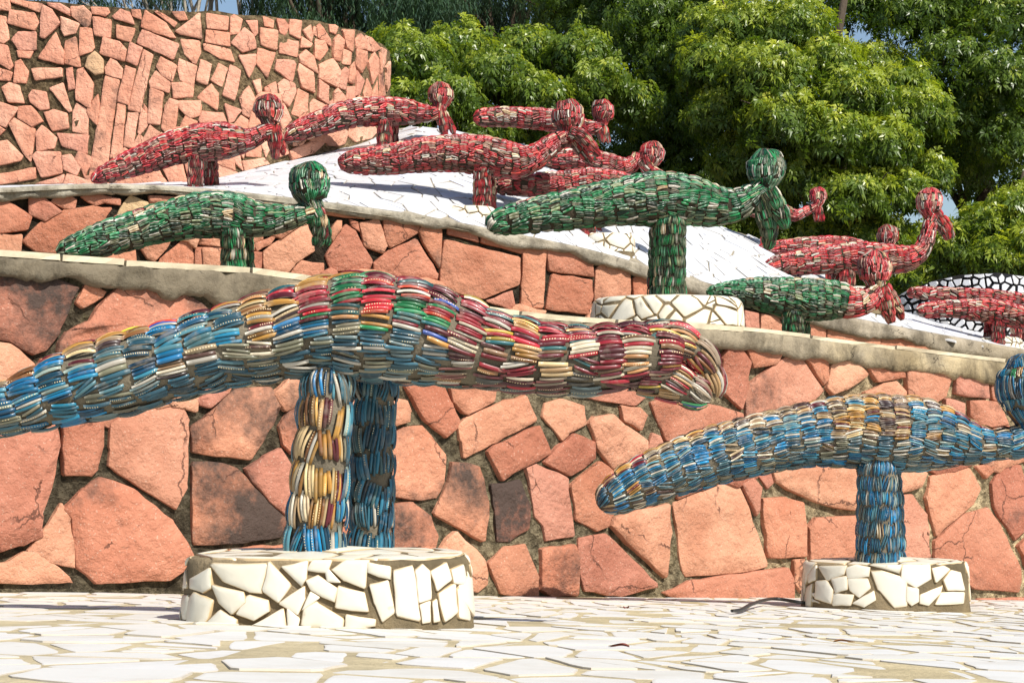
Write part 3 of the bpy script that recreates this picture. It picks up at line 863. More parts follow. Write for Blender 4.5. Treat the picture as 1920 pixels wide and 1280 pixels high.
def fillers(polys, x0, x1, y0, y1, sp, top, bot, gap, rnd):
    """more stones of the same make wherever the traced ones leave the wall bare"""
    boxes = [(min(p[0] for p in q), max(p[0] for p in q), min(p[1] for p in q), max(p[1] for p in q), q) for q in polys]
    def free(x, y):
        if not (top(x) < y < bot(x)): return False
        for dx, dy in ((0, 0), (gap, 0), (-gap, 0), (0, gap), (0, -gap)):
            for a, b, c, d, q in boxes:
                if a <= x + dx <= b and c <= y + dy <= d and inside((x + dx, y + dy), q): return False
        return True
    pts = []
    for _ in range(6000):
        p = (rnd.uniform(x0, x1), rnd.uniform(y0, y1))
        if all((p[0] - q[0]) ** 2 + (p[1] - q[1]) ** 2 > (sp * 0.72) ** 2 for q in pts) and all(free(p[0] + sp * 0.3 * cx, p[1] + sp * 0.3 * cy) for cx, cy in ((0, 0), (1, 0), (-1, 0), (0, 1), (0, -1))): pts.append(p)
    out = []
    for p in pts:
        poly = []
        for k in range(9):
            a = 2 * math.pi * (k + rnd.uniform(-0.2, 0.2)) / 9
            r = sp * 0.25
            while r < sp * 0.8:
                x, y = p[0] + r * math.cos(a), p[1] + r * math.sin(a)
                if not free(x, y): break
                own = (x - p[0]) ** 2 + (y - p[1]) ** 2
                if any((x - q[0]) ** 2 + (y - q[1]) ** 2 < own * 1.25 + gap for q in pts if q is not p): break
                r += sp * 0.05
            poly.append((p[0] + r * math.cos(a), p[1] + r * math.sin(a)))
        out.append(poly)
        boxes.append((min(q[0] for q in poly), max(q[0] for q in poly), min(q[1] for q in poly), max(q[1] for q in poly), poly))
    return out

def build_walls():
    rnd = random.Random(11)
    # front wall
    w = tag(empty('retaining_wall', P(900, 1122, d1(900))), 'low red sandstone wall with cement coping, right behind the two big blue birds', 'wall', 'stone retaining walls')
    pth = px_path(d1, -800, 2700, 14)
    zt = [z1(x) for x, _, _ in pth]
    zb = [floor_z(p[0], p[1]) - 0.25 for _, p, _ in pth]
    wall_body('mortar', [(p, n) for _, p, n in pth], zt, zb, M['mortar_front'], w, 60)
    for dk, poly in STONES1:
        stone(w, poly, d1, M['stone'], rnd.uniform(0.008, 0.018), rnd, dk * 0.86, 0, 24, 1.8)
    foot = lambda x: 1095 if x < 500 else 1140
    for x0, x1 in ((-700, -45), (1985, 2600)):
        for c in extra_stones(x0, x1, lambda x: ip(TOP1, x), foot, 130, rnd):
            stone(w, c, d1, M['stone'], rnd.uniform(0.008, 0.018), rnd, rnd.uniform(0, 0.6), 0, 24, 1.8)
    fl1 = fillers([p for _, p in STONES1], -40, 1960, 560, 1130, 95, lambda x: ip(TOP1, x) + 58, lambda x: ip([(0, 1085), (1920, 1128)], x), 5, rnd)
    for c in fl1:
        stone(w, c, d1, M['stone'], rnd.uniform(0.008, 0.016), rnd, rnd.uniform(0, 0.5), 0, 24, 1.8)
    t1 = lambda x: smooth_ip(TOP1, x) if x > 700 else ip(TOP1, x)
    coping(w, d1, t1, lambda x: ip([(0, 34), (400, 52), (600, 50), (1000, 45), (1500, 36), (1900, 40)], x), -800, 2700, M['coping_front'], 0.030, 3)
    edge_strips(w, d1, t1, -500, 1240, M['cream_edge'], 4, 190)
    edge_strips(w, d1, t1, 1244, 2300, M['cream_edge'], 5, 260, 0.008, 0.020)
    # middle wall
    w = tag(empty('retaining_wall', P(900, 560, d2(900))), 'middle red sandstone wall with grey cement coping, behind the green birds', 'wall', 'stone retaining walls')
    pth = px_path(d2, -800, 2700, 14)
    zt = [z2(x) for x, _, _ in pth]
    zb = [z1(960 + F * p[0] / p[1] * 1.0) - 0.35 for _, p, _ in pth]
    wall_body('mortar', [(p, n) for _, p, n in pth], zt, zb, M['mortar_mid'], w, 40, 0.25)
    for dk, poly in STONES2:
        stone(w, poly, d2, M['stone'], rnd.uniform(0.010, 0.020), rnd, max(0, dk), 1.0 if dk < 0 else 0.0, 20, 1.4)
    for c in extra_stones(-600, -40, lambda x: ip(TOP2, x), lambda x: ip(TOP1, x) + 40, 80, rnd):
        stone(w, c, d2, M['stone'], rnd.uniform(0.010, 0.020), rnd, rnd.uniform(0, 0.5), 0, 20, 1.4)
    fl2 = fillers([p for _, p in STONES2], -20, 1900, 370, 690, 62, lambda x: ip(TOP2, x) + 26, lambda x: ip(TOP1, x) + 12, 4, rnd)
    for c in fl2:
        stone(w, c, d2, M['stone'], rnd.uniform(0.016, 0.028), rnd, rnd.uniform(0, 0.5), 0, 20, 1.4)
    t2 = lambda x: smooth_ip(TOP2, x)
    coping(w, d2, t2, lambda x: ip([(0, 25), (250, 15), (500, 16), (900, 20), (1300, 24), (1600, 30), (1900, 30)], x), -800, 2700, M['coping_mid'], 0.036, 9)
    # tall rounded wall
    w = tag(empty('retaining_wall', P(300, 342, 8.2)), 'tall rounded red sandstone wall with wide dark joints at the upper left', 'wall', 'stone retaining walls')
    pth = []; zt = []; zb = []
    for t in np.arange(-2.6, math.pi + 1.0, 0.03):
        a, b, c = wall3_plan(t - 0.01), wall3_plan(t), wall3_plan(t + 0.01)
        tn = c - a; nr = np.array((tn[1], -tn[0])); nr /= np.linalg.norm(nr)
        px = 960 + F * b[0] / b[1]
        pth.append((b, nr))
        yy = ip(TOP3, px) if t < 1.55 else 96
        z = P(px, yy, b[1])[2] if t < 1.5 else zt[-1]
        zt.append(z + 0.012 * noise.noise(Vector((t * 6, 0, 4))))
        zb.append(0.9)
    wall_body('mortar', pth, zt, zb, M['mortar_top'], w, 70, 0.22, 0.010)
    polys = [Z(ZA, p) for p in S3A] + [Z(ZB, p) for p in S3B] + [Z(ZC, p) for p in S3C]
    polys += fillers(polys, 0, 690, 190, 345, 34, lambda x: 60, lambda x: ip(CREST, x) + 6, 2.5, rnd)
    for p in polys:
        dk = 0.05 + 0.5 * rnd.random() ** 2
        p = [(x, max(y, ip(TOP3, x) + 3)) for x, y in p]
        stone(w, p, d3, M['stone_up'], rnd.uniform(0.006, 0.013), rnd, dk, 0, 13, 0.8, PX3MAX - 1.0, 2.0)
    yel = stone(w, Z(ZA, [(820, 640), (850, 545), (910, 500), (975, 570), (975, 690), (900, 700)]), d3, M['stone_up'], 0.018, rnd, 0.1, 0.75, 13, 0.8)
    for c in extra_stones(-420, -12, lambda x: -60, lambda x: 340, 48, rnd):
        stone(w, inset(c, 2) or c, d3, M['stone_up'], rnd.uniform(0.006, 0.013), rnd, 0.2, 0, 13, 0.8)
build_walls()

# ------------------------------------------------------------------ broken-tile paving
def shard(parent, poly, zfun, mat, th, rnd, tilt=0.0, collect=None):
    cx = sum(p[0] for p in poly) / len(poly); cy = sum(p[1] for p in poly) / len(poly)
    tx, ty = rnd.gauss(0, tilt), rnd.gauss(0, tilt)
    dz = rnd.uniform(-0.0012, 0.0012)
    n = len(poly)
    v = []
    for x, y in poly:
        v.append((x, y, zfun(x, y) - 0.004))
    for s in (1.0, 0.93):
        for x, y in poly:
            xx, yy = cx + (x - cx) * s, cy + (y - cy) * s
            v.append((xx, yy, zfun(xx, yy) + (th if s < 1 else th * 0.72) + dz + tx * (xx - cx) + ty * (yy - cy)))
    f = []
    for r in range(2):
        for i in range(n):
            j = (i + 1) % n
            f.append((r * n + i, r * n + j, (r + 1) * n + j, (r + 1) * n + i))
    f.append(tuple(2 * n + i for i in range(n)))
    rim = [1.0] * (2 * n) + [0.25] * n
    if collect is not None:
        b = len(collect[0])
        collect[0].extend(v); collect[1].extend([tuple(b + i for i in q) for q in f]); collect[2].extend(rim)
        return None
    return obj('tile', v, f, mat, parent, smooth=False, attrs={'rim': ('FLOAT', rim)})

def scr(x, y, z):
    return 960 + F * x / y, YH - F * (z - EYE) / y

def build_floor():
    rnd = random.Random(21)
    pth = px_path(d1, -800, 2600, 60)
    v = []; nx = len(pth)
    rows = 24
    for _, p, n in pth:
        for j in range(rows + 1):
            t = j / rows
            x = p[0] - n[0] * 0.05; y = p[1] - n[1] * 0.05
            yy = -3.0 + (y + 3.0) * (t ** 0.6)
            v.append((x, yy, floor_z(x, yy) + 0.0015 * noise.noise(Vector((x * 9, yy * 9, 0)))))
    f = [(i * (rows + 1) + j, (i + 1) * (rows + 1) + j, (i + 1) * (rows + 1) + j + 1, i * (rows + 1) + j + 1) for i in range(nx - 1) for j in range(rows)]
    fl = tag(obj('mosaic_floor', v, f, M['grout']), kind='structure')
    pieces = []
    for c in voronoi(scatter(-2.6, 3.2, 0.9 / 1.6, 7.0 / 1.6, 0.108, rnd), 0.3):
        for s in shatter(c, rnd, 0.6):
            for s2 in shatter(s, rnd, 0.25):
                s2 = inset(s2, rnd.uniform(0.003, 0.0075))
                if not s2 or area(s2) < 0.0004: continue
                s2 = [(x, y * 1.6) for x, y in s2]
                cx = sum(p[0] for p in s2) / len(s2); cy = sum(p[1] for p in s2) / len(s2)
                px = 960 + F * cx / cy
                if cy > d1(px) - 0.02: continue
                s2 = roughen(s2, 0.05, 0.0022, rnd, 0.1)
                sx, sy = scr(cx, cy, floor_z(cx, cy))
                vis = -60 < sx < 1980 and sy < 1300
                pieces.append((area(s2) / cy ** 3 if vis else -1, s2))
    pieces.sort(key=lambda q: -q[0])
    col = ([], [], [])
    for k, (a, s) in enumerate(pieces):
        shard(fl, s, floor_z, M['tile_floor'], 0.0010, rnd, 0.0022, None if (k < 300 and a > 0) else col)
    o = obj('small_tiles', col[0], col[1], M['tile_floor'], fl, smooth=False, attrs={'rim': ('FLOAT', col[2])})
    o['kind'] = 'stuff'
build_floor()

def build_slope():
    rnd = random.Random(22)
    v = []
    pxs = np.arange(-250, 2500, 20.0)
    ts = np.concatenate([np.linspace(-0.02, 1.0, 22), (1.08, 1.2, 1.5)])
    for px in pxs:
        a, b = d2(px), ip(DC, px)
        for t in ts:
            y = a + (b - a) * t
            x = (px - 960) / F * y
            v.append((x, y, slope_z(x, y)))
    k = len(ts)
    f = [(i * k + j, (i + 1) * k + j, (i + 1) * k + j + 1, i * k + j + 1) for i in range(len(pxs) - 1) for j in range(k - 1)]
    sl = tag(obj('mosaic_slope', v, f, M['grout_pale']), kind='structure')
    pieces = []
    for c in voronoi(scatter(-2.2, 3.6, 6.2, 10.4, 0.115, rnd), 0.3):
        for s in shatter(c, rnd, 0.55):
            s = inset(s, rnd.uniform(0.002, 0.004))
            if not s or area(s) < 0.0006: continue
            cx = sum(p[0] for p in s) / len(s); cy = sum(p[1] for p in s) / len(s)
            px = 960 + F * cx / cy
            a, b = d2(px), ip(DC, px)
            if not (a + 0.03 < cy < b + 0.12): continue
            if px < PX3MAX and cy > d3(px) + 0.05: continue
            s = roughen(s, 0.08, 0.001, rnd, 0.06)
            sx, sy = scr(cx, cy, slope_z(cx, cy))
            vis = 380 < sx < 1960
            pieces.append((area(s) / cy ** 3 * (0.4 + 0.6 * (slope_z(cx, cy + 0.1) - slope_z(cx, cy)) * 10) if vis else -1, s))
    pieces.sort(key=lambda q: -q[0])
    col = ([], [], [])
    for i, (a, s) in enumerate(pieces):
        shard(sl, s, slope_z, M['tile_slope'], 0.005, rnd, 0.02, None if (i < 300 and a > 0) else col)
    o = obj('small_tiles', col[0], col[1], M['tile_slope'], sl, smooth=False, attrs={'rim': ('FLOAT', col[2])})
    o['kind'] = 'stuff'
    # the flat terrace between the two lower walls
    v = []; xs = np.arange(-700, 2600, 40.0)
    for px in xs:
        a = d1(px) + 0.1
        b = d2(px) + 0.05
        for t in np.linspace(0, 1, 6):
            y = a + (b - a) * t
            v.append(((px - 960) / F * y, y, z1(px) - 0.004 - 0.02 * t))
    f = [(i * 6 + j, (i + 1) * 6 + j, (i + 1) * 6 + j + 1, i * 6 + j + 1) for i in range(len(xs) - 1) for j in range(5)]
    te = tag(obj('terrace', v, f, M['grout_pale']), kind='structure')
build_slope()

# ------------------------------------------------------------------ pedestals faced with broken china
def pedestal(center, rx, ry, h, label, sp, seed, square=2.6, gap=0.004, bulge=0.003, dome=0.02, mat='tile_ped', grout='grout_dark', lean=0.96, traced=None, grow=4.0):
    rnd = random.Random(seed)
    c = np.array(center, float)
    root = tag(empty('pedestal', c), label, 'pedestal', 'china-faced pedestals')
    def plan(a):
        ca, sa = math.cos(a), math.sin(a)
        r = (abs(ca) ** square + abs(sa) ** square) ** (-1 / square)
        wob = 1 + 0.035 * noise.noise(Vector((ca * 1.5, sa * 1.5, seed)))
        return r * ca * wob, r * sa * wob
    er = 0.007 if traced else min(0.020, h * 0.28)          # rounded upper edge
    side = h - er
    arc = er * math.pi / 2
    def prof(q):
        if q <= side: return 1.0 - (1 - lean) * (q / h) , q, 0.0
        t = min(1.6, (q - side) / er)
        if t <= math.pi / 2:
            return lean - (er / rx) * (1 - math.cos(t)), side + er * math.sin(t), t
        return lean - er / rx - (q - side - arc) / rx, h, math.pi / 2
    def surf(u, q, o):
        a = u / rx
        s, z, tl = prof(q)
        x, y = plan(a)
        l = math.hypot(x, y)
        return (c[0] + rx * x * s + o * math.cos(tl) * x / l, c[1] + ry * y * s + o * math.cos(tl) * y / l, c[2] + z + o * math.sin(tl))
    # core
    v = []; f = []
    na = 56
    qs = list(np.linspace(-0.06, side, 8)) + [side + arc * t for t in (0.25, 0.5, 0.75, 1.0)]
    for q in qs:
        for i in range(na):
            p = surf(2 * math.pi * i / na * rx, q, 0.004 * noise.noise(Vector((i * 0.7, q * 30, seed))))
            v.append(p)
    k = len(qs)
    for s in (0.6, 0.25):
        for i in range(na):
            x, y = plan(2 * math.pi * i / na)
            v.append((c[0] + rx * x * s, c[1] + ry * y * s, c[2] + h + dome * (1 - s) * 0.5))
    for r in range(k + 1):
        for i in range(na):
            f.append((r * na + i, r * na + (i + 1) % na, (r + 1) * na + (i + 1) % na, (r + 1) * na + i))
    f.append(tuple((k + 1) * na + i for i in range(na)))
    core = obj('core', v, f, M[grout], root)
    def piece(poly, fun):
        poly = roughen(poly, sp * 0.5, sp * 0.025, rnd, 0.06)
        n = len(poly)
        cx = sum(p[0] for p in poly) / n; cy = sum(p[1] for p in poly) / n
        vv = []
        b = bulge * rnd.uniform(0.7, 1.3)
        for s, o in ((1.0, -0.006), (1.0, b * 0.7), (0.92, b), (0.5, b * 1.2)):
            for x, y in poly: vv.append(fun(cx + (x - cx) * s, cy + (y - cy) * s, o))
        vv.append(fun(cx, cy, b * 1.3))
        ff = []
        for r in range(3):
            for i in range(n):
                j = (i + 1) % n
                ff.append((r * n + i, r * n + j, (r + 1) * n + j, (r + 1) * n + i))
        for i in range(n): ff.append((3 * n + i, 3 * n + (i + 1) % n, 4 * n))
        rim = [1.0] * (2 * n) + [0.45] * n + [0.0] * (n + 1)
        obj('china_piece', vv, ff, M[mat], root, attrs={'rim': ('FLOAT', rim)})
    def front(px, py, o):
        """a spot on the front of the drum, by its column and row"""
        y = c[1] - ry
        for _ in range(3):
            t = max(-0.985, min(0.985, ((px - 960) / F * y - c[0]) / (rx * 0.985)))
            y = c[1] - ry * 0.97 * (1 - abs(t) ** square) ** (1 / square)
        z = EYE + (YH - py) / F * y
        z = max(c[2] - 0.004, min(c[2] + h + 0.002, z))
        nx, ny = abs(t) ** (square - 1) * math.copysign(1, t) / rx, -(1 - abs(t) ** square) ** ((square - 1) / square) / ry
        l = math.hypot(nx, ny)
        k = 1.0 - (1 - lean) * max(0, z - c[2]) / h
        return (c[0] + rx * t * k + nx / l * (o + 0.001), c[1] + (y - c[1]) / 0.97 * k + ny / l * (o + 0.001), z)
    for q in traced or []:
        if area(q) < 0: q = q[::-1]
        gx = sum(p[0] for p in q) / len(q); gy = sum(p[1] for p in q) / len(q)
        q = [(gx + (x - gx) * (1 + grow / math.hypot(x - gx, y - gy)), gy + (y - gy) * (1 + grow / math.hypot(x - gx, y - gy))) for x, y in q]
        spx, sp0 = (max(p[0] for p in q) - min(p[0] for p in q)), sp
        sp = spx
        piece(q, front)
        sp = sp0
    U = 2 * math.pi * rx
    top_q = side + arc * 1.0
    pts = scatter(-U * 0.1, U * 1.1, -sp * 0.4, top_q + sp * 0.5, sp, rnd)
    for cell in voronoi(pts, sp * 1.6):
        cx = sum(p[0] for p in cell) / len(cell)
        if not (0 <= cx < U): continue
        if traced and math.sin(cx / rx) < -0.02 and abs(plan(cx / rx)[0]) < 0.95: continue
        cell = clip(cell, 0, top_q, 0, 1)
        if len(cell) >= 3: cell = clip(cell, 0, 0.004, 0, -1)
        if len(cell) < 3: continue
        for s in [b for a in shatter(cell, rnd, 0.5) for b in shatter(a, rnd, 0.15)]:
            s = inset(s, gap * rnd.uniform(0.4, 1.3))
            if s and area(s) > sp * sp * 0.05: piece(s, surf)
    def topf(x, y, o):
        r = math.hypot(x / rx, y / ry)
        return (c[0] + x, c[1] + y, c[2] + h + dome * max(0, 0.8 - r) * 0.6 + o)
    lim = lean - er / rx - 0.005
    for cell in voronoi(scatter(-rx, rx, -ry, ry, sp * 1.1, rnd), sp * 1.6):
        cell = inset(cell, gap)
        if not cell: continue
        rad = [(abs(x / rx) ** square + abs(y / ry) ** square) ** (1 / square) for x, y in cell]
        if min(rad) > lim - 0.06: continue
        cell = [(x * min(1, lim / r), y * min(1, lim / r)) for (x, y), r in zip(cell, rad)]
        if abs(area(cell)) < sp * sp * 0.05: continue
        piece(cell, topf)
    return root

CHINA_A = [[(715,370),(780,330),(790,400),(760,415),(720,400)],[(785,310),(1000,320),(980,415),(930,415),(840,380)],[(1005,305),(1085,390),(1045,455),(990,410)],[(1055,325),(1150,305),(1145,360),(1130,395),(1100,360)],
[(1155,335),(1180,300),(1240,300),(1225,345)],[(1245,335),(1300,300),(1385,295),(1370,400),(1300,370)],[(1385,310),(1465,325),(1465,370),(1385,345)],[(795,395),(905,420),(920,455),(875,495),(830,460)],[(895,500),(935,435),(1000,450),(1005,490),(960,520)],
[(1150,375),(1190,360),(1260,400),(1255,455),(1170,410)],[(1225,350),(1235,337),(1275,380),(1230,375)],[(1050,460),(1140,400),(1140,440),(1120,500)],[(1135,485),(1165,420),(1195,440)],[(1270,400),(1360,420),(1380,490),(1260,475)],[(1390,395),(1460,380),(1475,490),(1430,525),(1410,460)],
[(1480,340),(1555,325),(1570,525),(1485,500)],[(715,450),(735,425),(800,455),(785,510),(760,565),(715,565)],[(775,545),(830,490),(890,525),(890,545)],[(925,555),(1060,480),(1075,555)],[(1080,480),(1120,520),(1115,555),(1085,555)],[(1135,540),(1150,480),(1195,460),(1285,520),(1280,560)],
[(1300,505),(1400,520),(1400,545),(1300,560)],[(1565,340),(1590,320),(1615,345),(1615,440),(1570,455)],[(1625,345),(1680,310),(1690,370),(1640,410)],[(1700,340),(1740,320),(1745,390),(1705,380)],[(1645,430),(1705,390),(1705,490),(1660,525)],[(1575,470),(1610,455),(1605,525),(1580,530)],
[(1715,410),(1750,430),(1750,520),(1715,510)],[(1753,345),(1772,380),(1772,455),(1755,450)],[(1620,460),(1635,450),(1640,520),(1620,525)]]
CHINA_B = [[(870,840),(965,840),(960,870),(905,895)],[(975,850),(1010,835),(1055,845),(1055,880),(980,885)],[(1065,825),(1120,818),(1180,832),(1170,870),(1060,838)],[(1065,860),(1110,865),(1195,890),(1195,990),(1150,995),(1100,930)],[(1185,837),(1285,837),(1290,890),(1230,920),(1180,890)],
[(1300,850),(1340,845),(1360,855),(1310,900)],[(1340,895),(1370,860),(1400,870),(1410,930),(1350,930)],[(865,900),(900,900),(920,930),(920,980),(865,960)],[(920,890),(970,882),(975,925),(935,940)],[(980,890),(1050,890),(1060,920),(1020,955),(990,930)],[(930,945),(1000,950),(990,985),(930,985)],
[(1000,980),(1075,935),(1080,965),(1040,990)],[(1200,920),(1240,930),(1240,970),(1215,985),(1200,970)],[(1250,950),(1330,915),(1320,945),(1280,985),(1250,980)],[(1305,985),(1330,940),(1410,940),(1405,980)],[(832,880),(858,840),(858,890),(838,900)],[(828,930),(850,910),(850,990),(832,990)]]

def ped_at(x0, x1, ytop, ybot, d, **kw):
    """pedestal by its left and right edge and its visible height"""
    rx = (x1 - x0) / 2 / F * d
    ry = kw.pop('depth', rx * 0.85)
    base = P((x0 + x1) / 2, ybot, d - ry)
    base[1] = d
    base[0] = ((x0 + x1) / 2 - 960) / F * d
    h = (ybot - ytop) / F * (d - ry)
    return pedestal(base, rx, ry, h, **kw)

ped_at(352, 888, 1052, 1182, 2.87, depth=0.155, label='big rounded pedestal of stained white china under the front bird', sp=0.058, seed=31, gap=0.0042, traced=[Z((0, 900, 2.0), q) for q in CHINA_A], square=3.2)
ped_at(1506, 1815, 1060, 1141, 4.52, depth=0.14, label='low white china pedestal at the right, under the blue bird with the round head', sp=0.062, seed=32, gap=0.0032, traced=[Z((1100, 640, 2.0), q) for q in CHINA_B], grow=3.2, square=2.2)
ped_at(1107, 1393, 553, 612, 5.62, depth=0.18, label='cream-white china pedestal on the front wall under the large green bird', sp=0.062, seed=33, gap=0.003, square=2.2, dome=0.03, grout='grout_dark')
ped_at(820, 932, 385, 416, 7.2, depth=0.12, label='small white china pedestal under the lone foreground red bird on the slope', sp=0.05, seed=34, gap=0.0025, grout='grout_dark')
ped_at(1086, 1190, 436, 474, 7.42, depth=0.12, label='small cream china pedestal below the tail of the large green bird', sp=0.045, seed=35, gap=0.0025, grout='grout_dark')
ped_at(1030, 1070, 294, 314, 8.3, depth=0.06, label='tiny white china pedestal seen below the forked beak of a red bird', sp=0.04, seed=36, gap=0.002, grout='grout_dark')
ped_at(752, 806, 326, 344, 7.65, depth=0.08, label='tiny white china pedestal half hidden under a red tail on the slope', sp=0.04, seed=37, gap=0.002, grout='grout_dark')
ped_at(1560, 1650, 538, 562, 8.4, depth=0.1, label='small white china pedestal behind the red head of the green-bodied bird', sp=0.045, seed=38, gap=0.0025, grout='grout_dark')
ped_at(1826, 1915, 632, 660, 8.62, depth=0.1, label='small white china pedestal at the far right under a red bird', sp=0.045, seed=39, gap=0.0025, grout='grout_dark')

# ------------------------------------------------------------------ birds of glass bangles
PAL = {  # the dust sets mix real dust with underside shade put into the colour
 'blue': ['#12658f', '#0f5678', '#2080a4', '#176285', '#337a90', '#0d3d54', '#5a929f', '#93a59c', '#1a748f', '#0a4260', '#1f76aa', '#1583b5'],
 'blue_dust_shade': ['#3a6a7c', '#4c727a', '#2c5869', '#66797a', '#76755f', '#33616f', '#264e5e', '#857f68'],
 'teal': ['#1d6480', '#12506b', '#2d7590', '#27596a', '#496f74', '#0f4258'],
 'gold': ['#b58238', '#cf9f52', '#bd9768', '#d8bf8c', '#96692f', '#c08f42', '#cdb182', '#7a4e26', '#641a26', '#a87a3a'],
 'brown': ['#94795a', '#7d6348', '#b09a78', '#4d342b', '#cfc2a8', '#6b5642', '#a3885f', '#3c2a2a'],
 'multi': ['#9c1a2a', '#b9202e', '#6a1020', '#d04a2c', '#8e1730', '#1f7a48', '#2e8f56', '#2d4f9c', '#c08a42', '#cfc4ac', '#b89c3c', '#7a1a28', '#207078', '#8c1826', '#5e0f1c'],
 'wine': ['#8c1826', '#a81f2c', '#5e0f1c', '#74202a', '#b82838', '#c08a58', '#7a5a3e', '#d0c2a8', '#4a1a20', '#2a5f60', '#7a1420', '#97202e', '#5a1420'],
 'wine_dust_shade': ['#6e3034', '#7d4a44', '#5d2a2e', '#8f7a64', '#9a8a74', '#4b4a44', '#57686a'],
 'green': ['#157942', '#1a7d46', '#0f5a33', '#0b3f26', '#2c8457', '#1a6840', '#4f8a66', '#12301f', '#7d8a64', '#126a3a', '#0d4a2c'],
 'green_dust_shade': ['#35583f', '#284834', '#4c6047', '#666a4c', '#203628', '#6f7056', '#3d5034'],
 'red': ['#b8242c', '#c7323a', '#941a22', '#ad262c', '#cc4840', '#7a141c', '#a8383a', '#9c1e26', '#bb2c30', '#c09a80', '#84181f'],
 'red_dust_shade': ['#7a3d36', '#692f28', '#8a5344', '#977464', '#562822', '#80463c', '#86332f', '#a5303a'],
 'pink': ['#c5323e', '#d24a50', '#b5242e', '#d86a60', '#c93a38', '#bf8a78', '#9c1e28'],
 'pink_dust_shade': ['#a84e4a', '#96403c', '#b8746a', '#bb9482', '#84342f'],
 'tan': ['#c7ac86', '#d8c4a0', '#b5966c', '#e0d6c0', '#a38a68'],
 'lime': ['#9cc03a', '#c8c23c', '#2f9a48', '#d8d0a0'],
}
PAL = {k: [srgb(c) for c in v] for k, v in PAL.items()}

class Tube:
    """spine with radii; angle 0 is up, 90 degrees faces the photographer"""
    def __init__(self, pts, rad):
        pts = np.asarray(pts, float); rad = np.asarray(rad, float)
        n = len(pts)
        out = []; rr = []
        for i in range(n - 1):
            p0, p1, p2, p3 = pts[max(0, i - 1)], pts[i], pts[i + 1], pts[min(n - 1, i + 2)]
            r0, r1, r2, r3 = rad[max(0, i - 1)], rad[i], rad[i + 1], rad[min(n - 1, i + 2)]
            for t in np.linspace(0, 1, 9)[:-1]:
                out.append(0.5 * (2 * p1 + (p2 - p0) * t + (2 * p0 - 5 * p1 + 4 * p2 - p3) * t * t + (3 * p1 - p0 - 3 * p2 + p3) * t ** 3))
                rr.append(max(1e-4, 0.5 * (2 * r1 + (r2 - r0) * t + (2 * r0 - 5 * r1 + 4 * r2 - r3) * t * t + (3 * r1 - r0 - 3 * r2 + r3) * t ** 3)))
        out.append(pts[-1]); rr.append(max(1e-4, rad[-1]))
        self.c = np.array(out); self.r = np.array(rr)
        d = np.linalg.norm(np.diff(self.c, axis=0), axis=1)
        self.s = np.concatenate([[0], np.cumsum(d)])
        self.len = self.s[-1]
        T = np.gradient(self.c, axis=0)
        T /= np.linalg.norm(T, axis=1)[:, None] + 1e-12
        B = np.tile(np.array((0.0, -1.0, 0.0)), (len(T), 1))
        B -= T * (B * T).sum(1)[:, None]
        B /= np.linalg.norm(B, axis=1)[:, None] + 1e-12
        N = np.cross(T, B)
        if N[len(N) // 2][2] < 0: N = -N
        self.N = N; self.B = B; self.T = T
    def ev(self, s):
        f = lambda a: np.stack([np.interp(s, self.s, a[:, k]) for k in range(3)], -1)
        return f(self.c), f(self.N), f(self.B), np.interp(s, self.s, self.r)
    def pos(self, s, ph, dr):
        c, N, B, r = self.ev(s)
        return c + (np.cos(ph)[..., None] * N + np.sin(ph)[..., None] * B) * (r + dr)[..., None]
    def core(self, shrink, nseg=18, rings=None):
        k = rings or max(8, int(self.len / max(self.r.max() * 0.35, 0.006)))
        ss = np.linspace(0, self.len, min(k, 60))
        ph = np.linspace(0, 2 * math.pi, nseg, endpoint=False)
        S, H = np.meshgrid(ss, ph, indexing='ij')
        v = self.pos(S, H, np.maximum(-shrink, -0.7 * np.interp(S, self.s, self.r))).reshape(-1, 3)
        f = [(i * nseg + j, i * nseg + (j + 1) % nseg, (i + 1) * nseg + (j + 1) % nseg, (i + 1) * nseg + j) for i in range(len(ss) - 1) for j in range(nseg)]
        f += [tuple(range(nseg)), tuple((len(ss) - 1) * nseg + j for j in range(nseg))]
        return v, f

EYEPOS = np.array((0, 0, EYE))

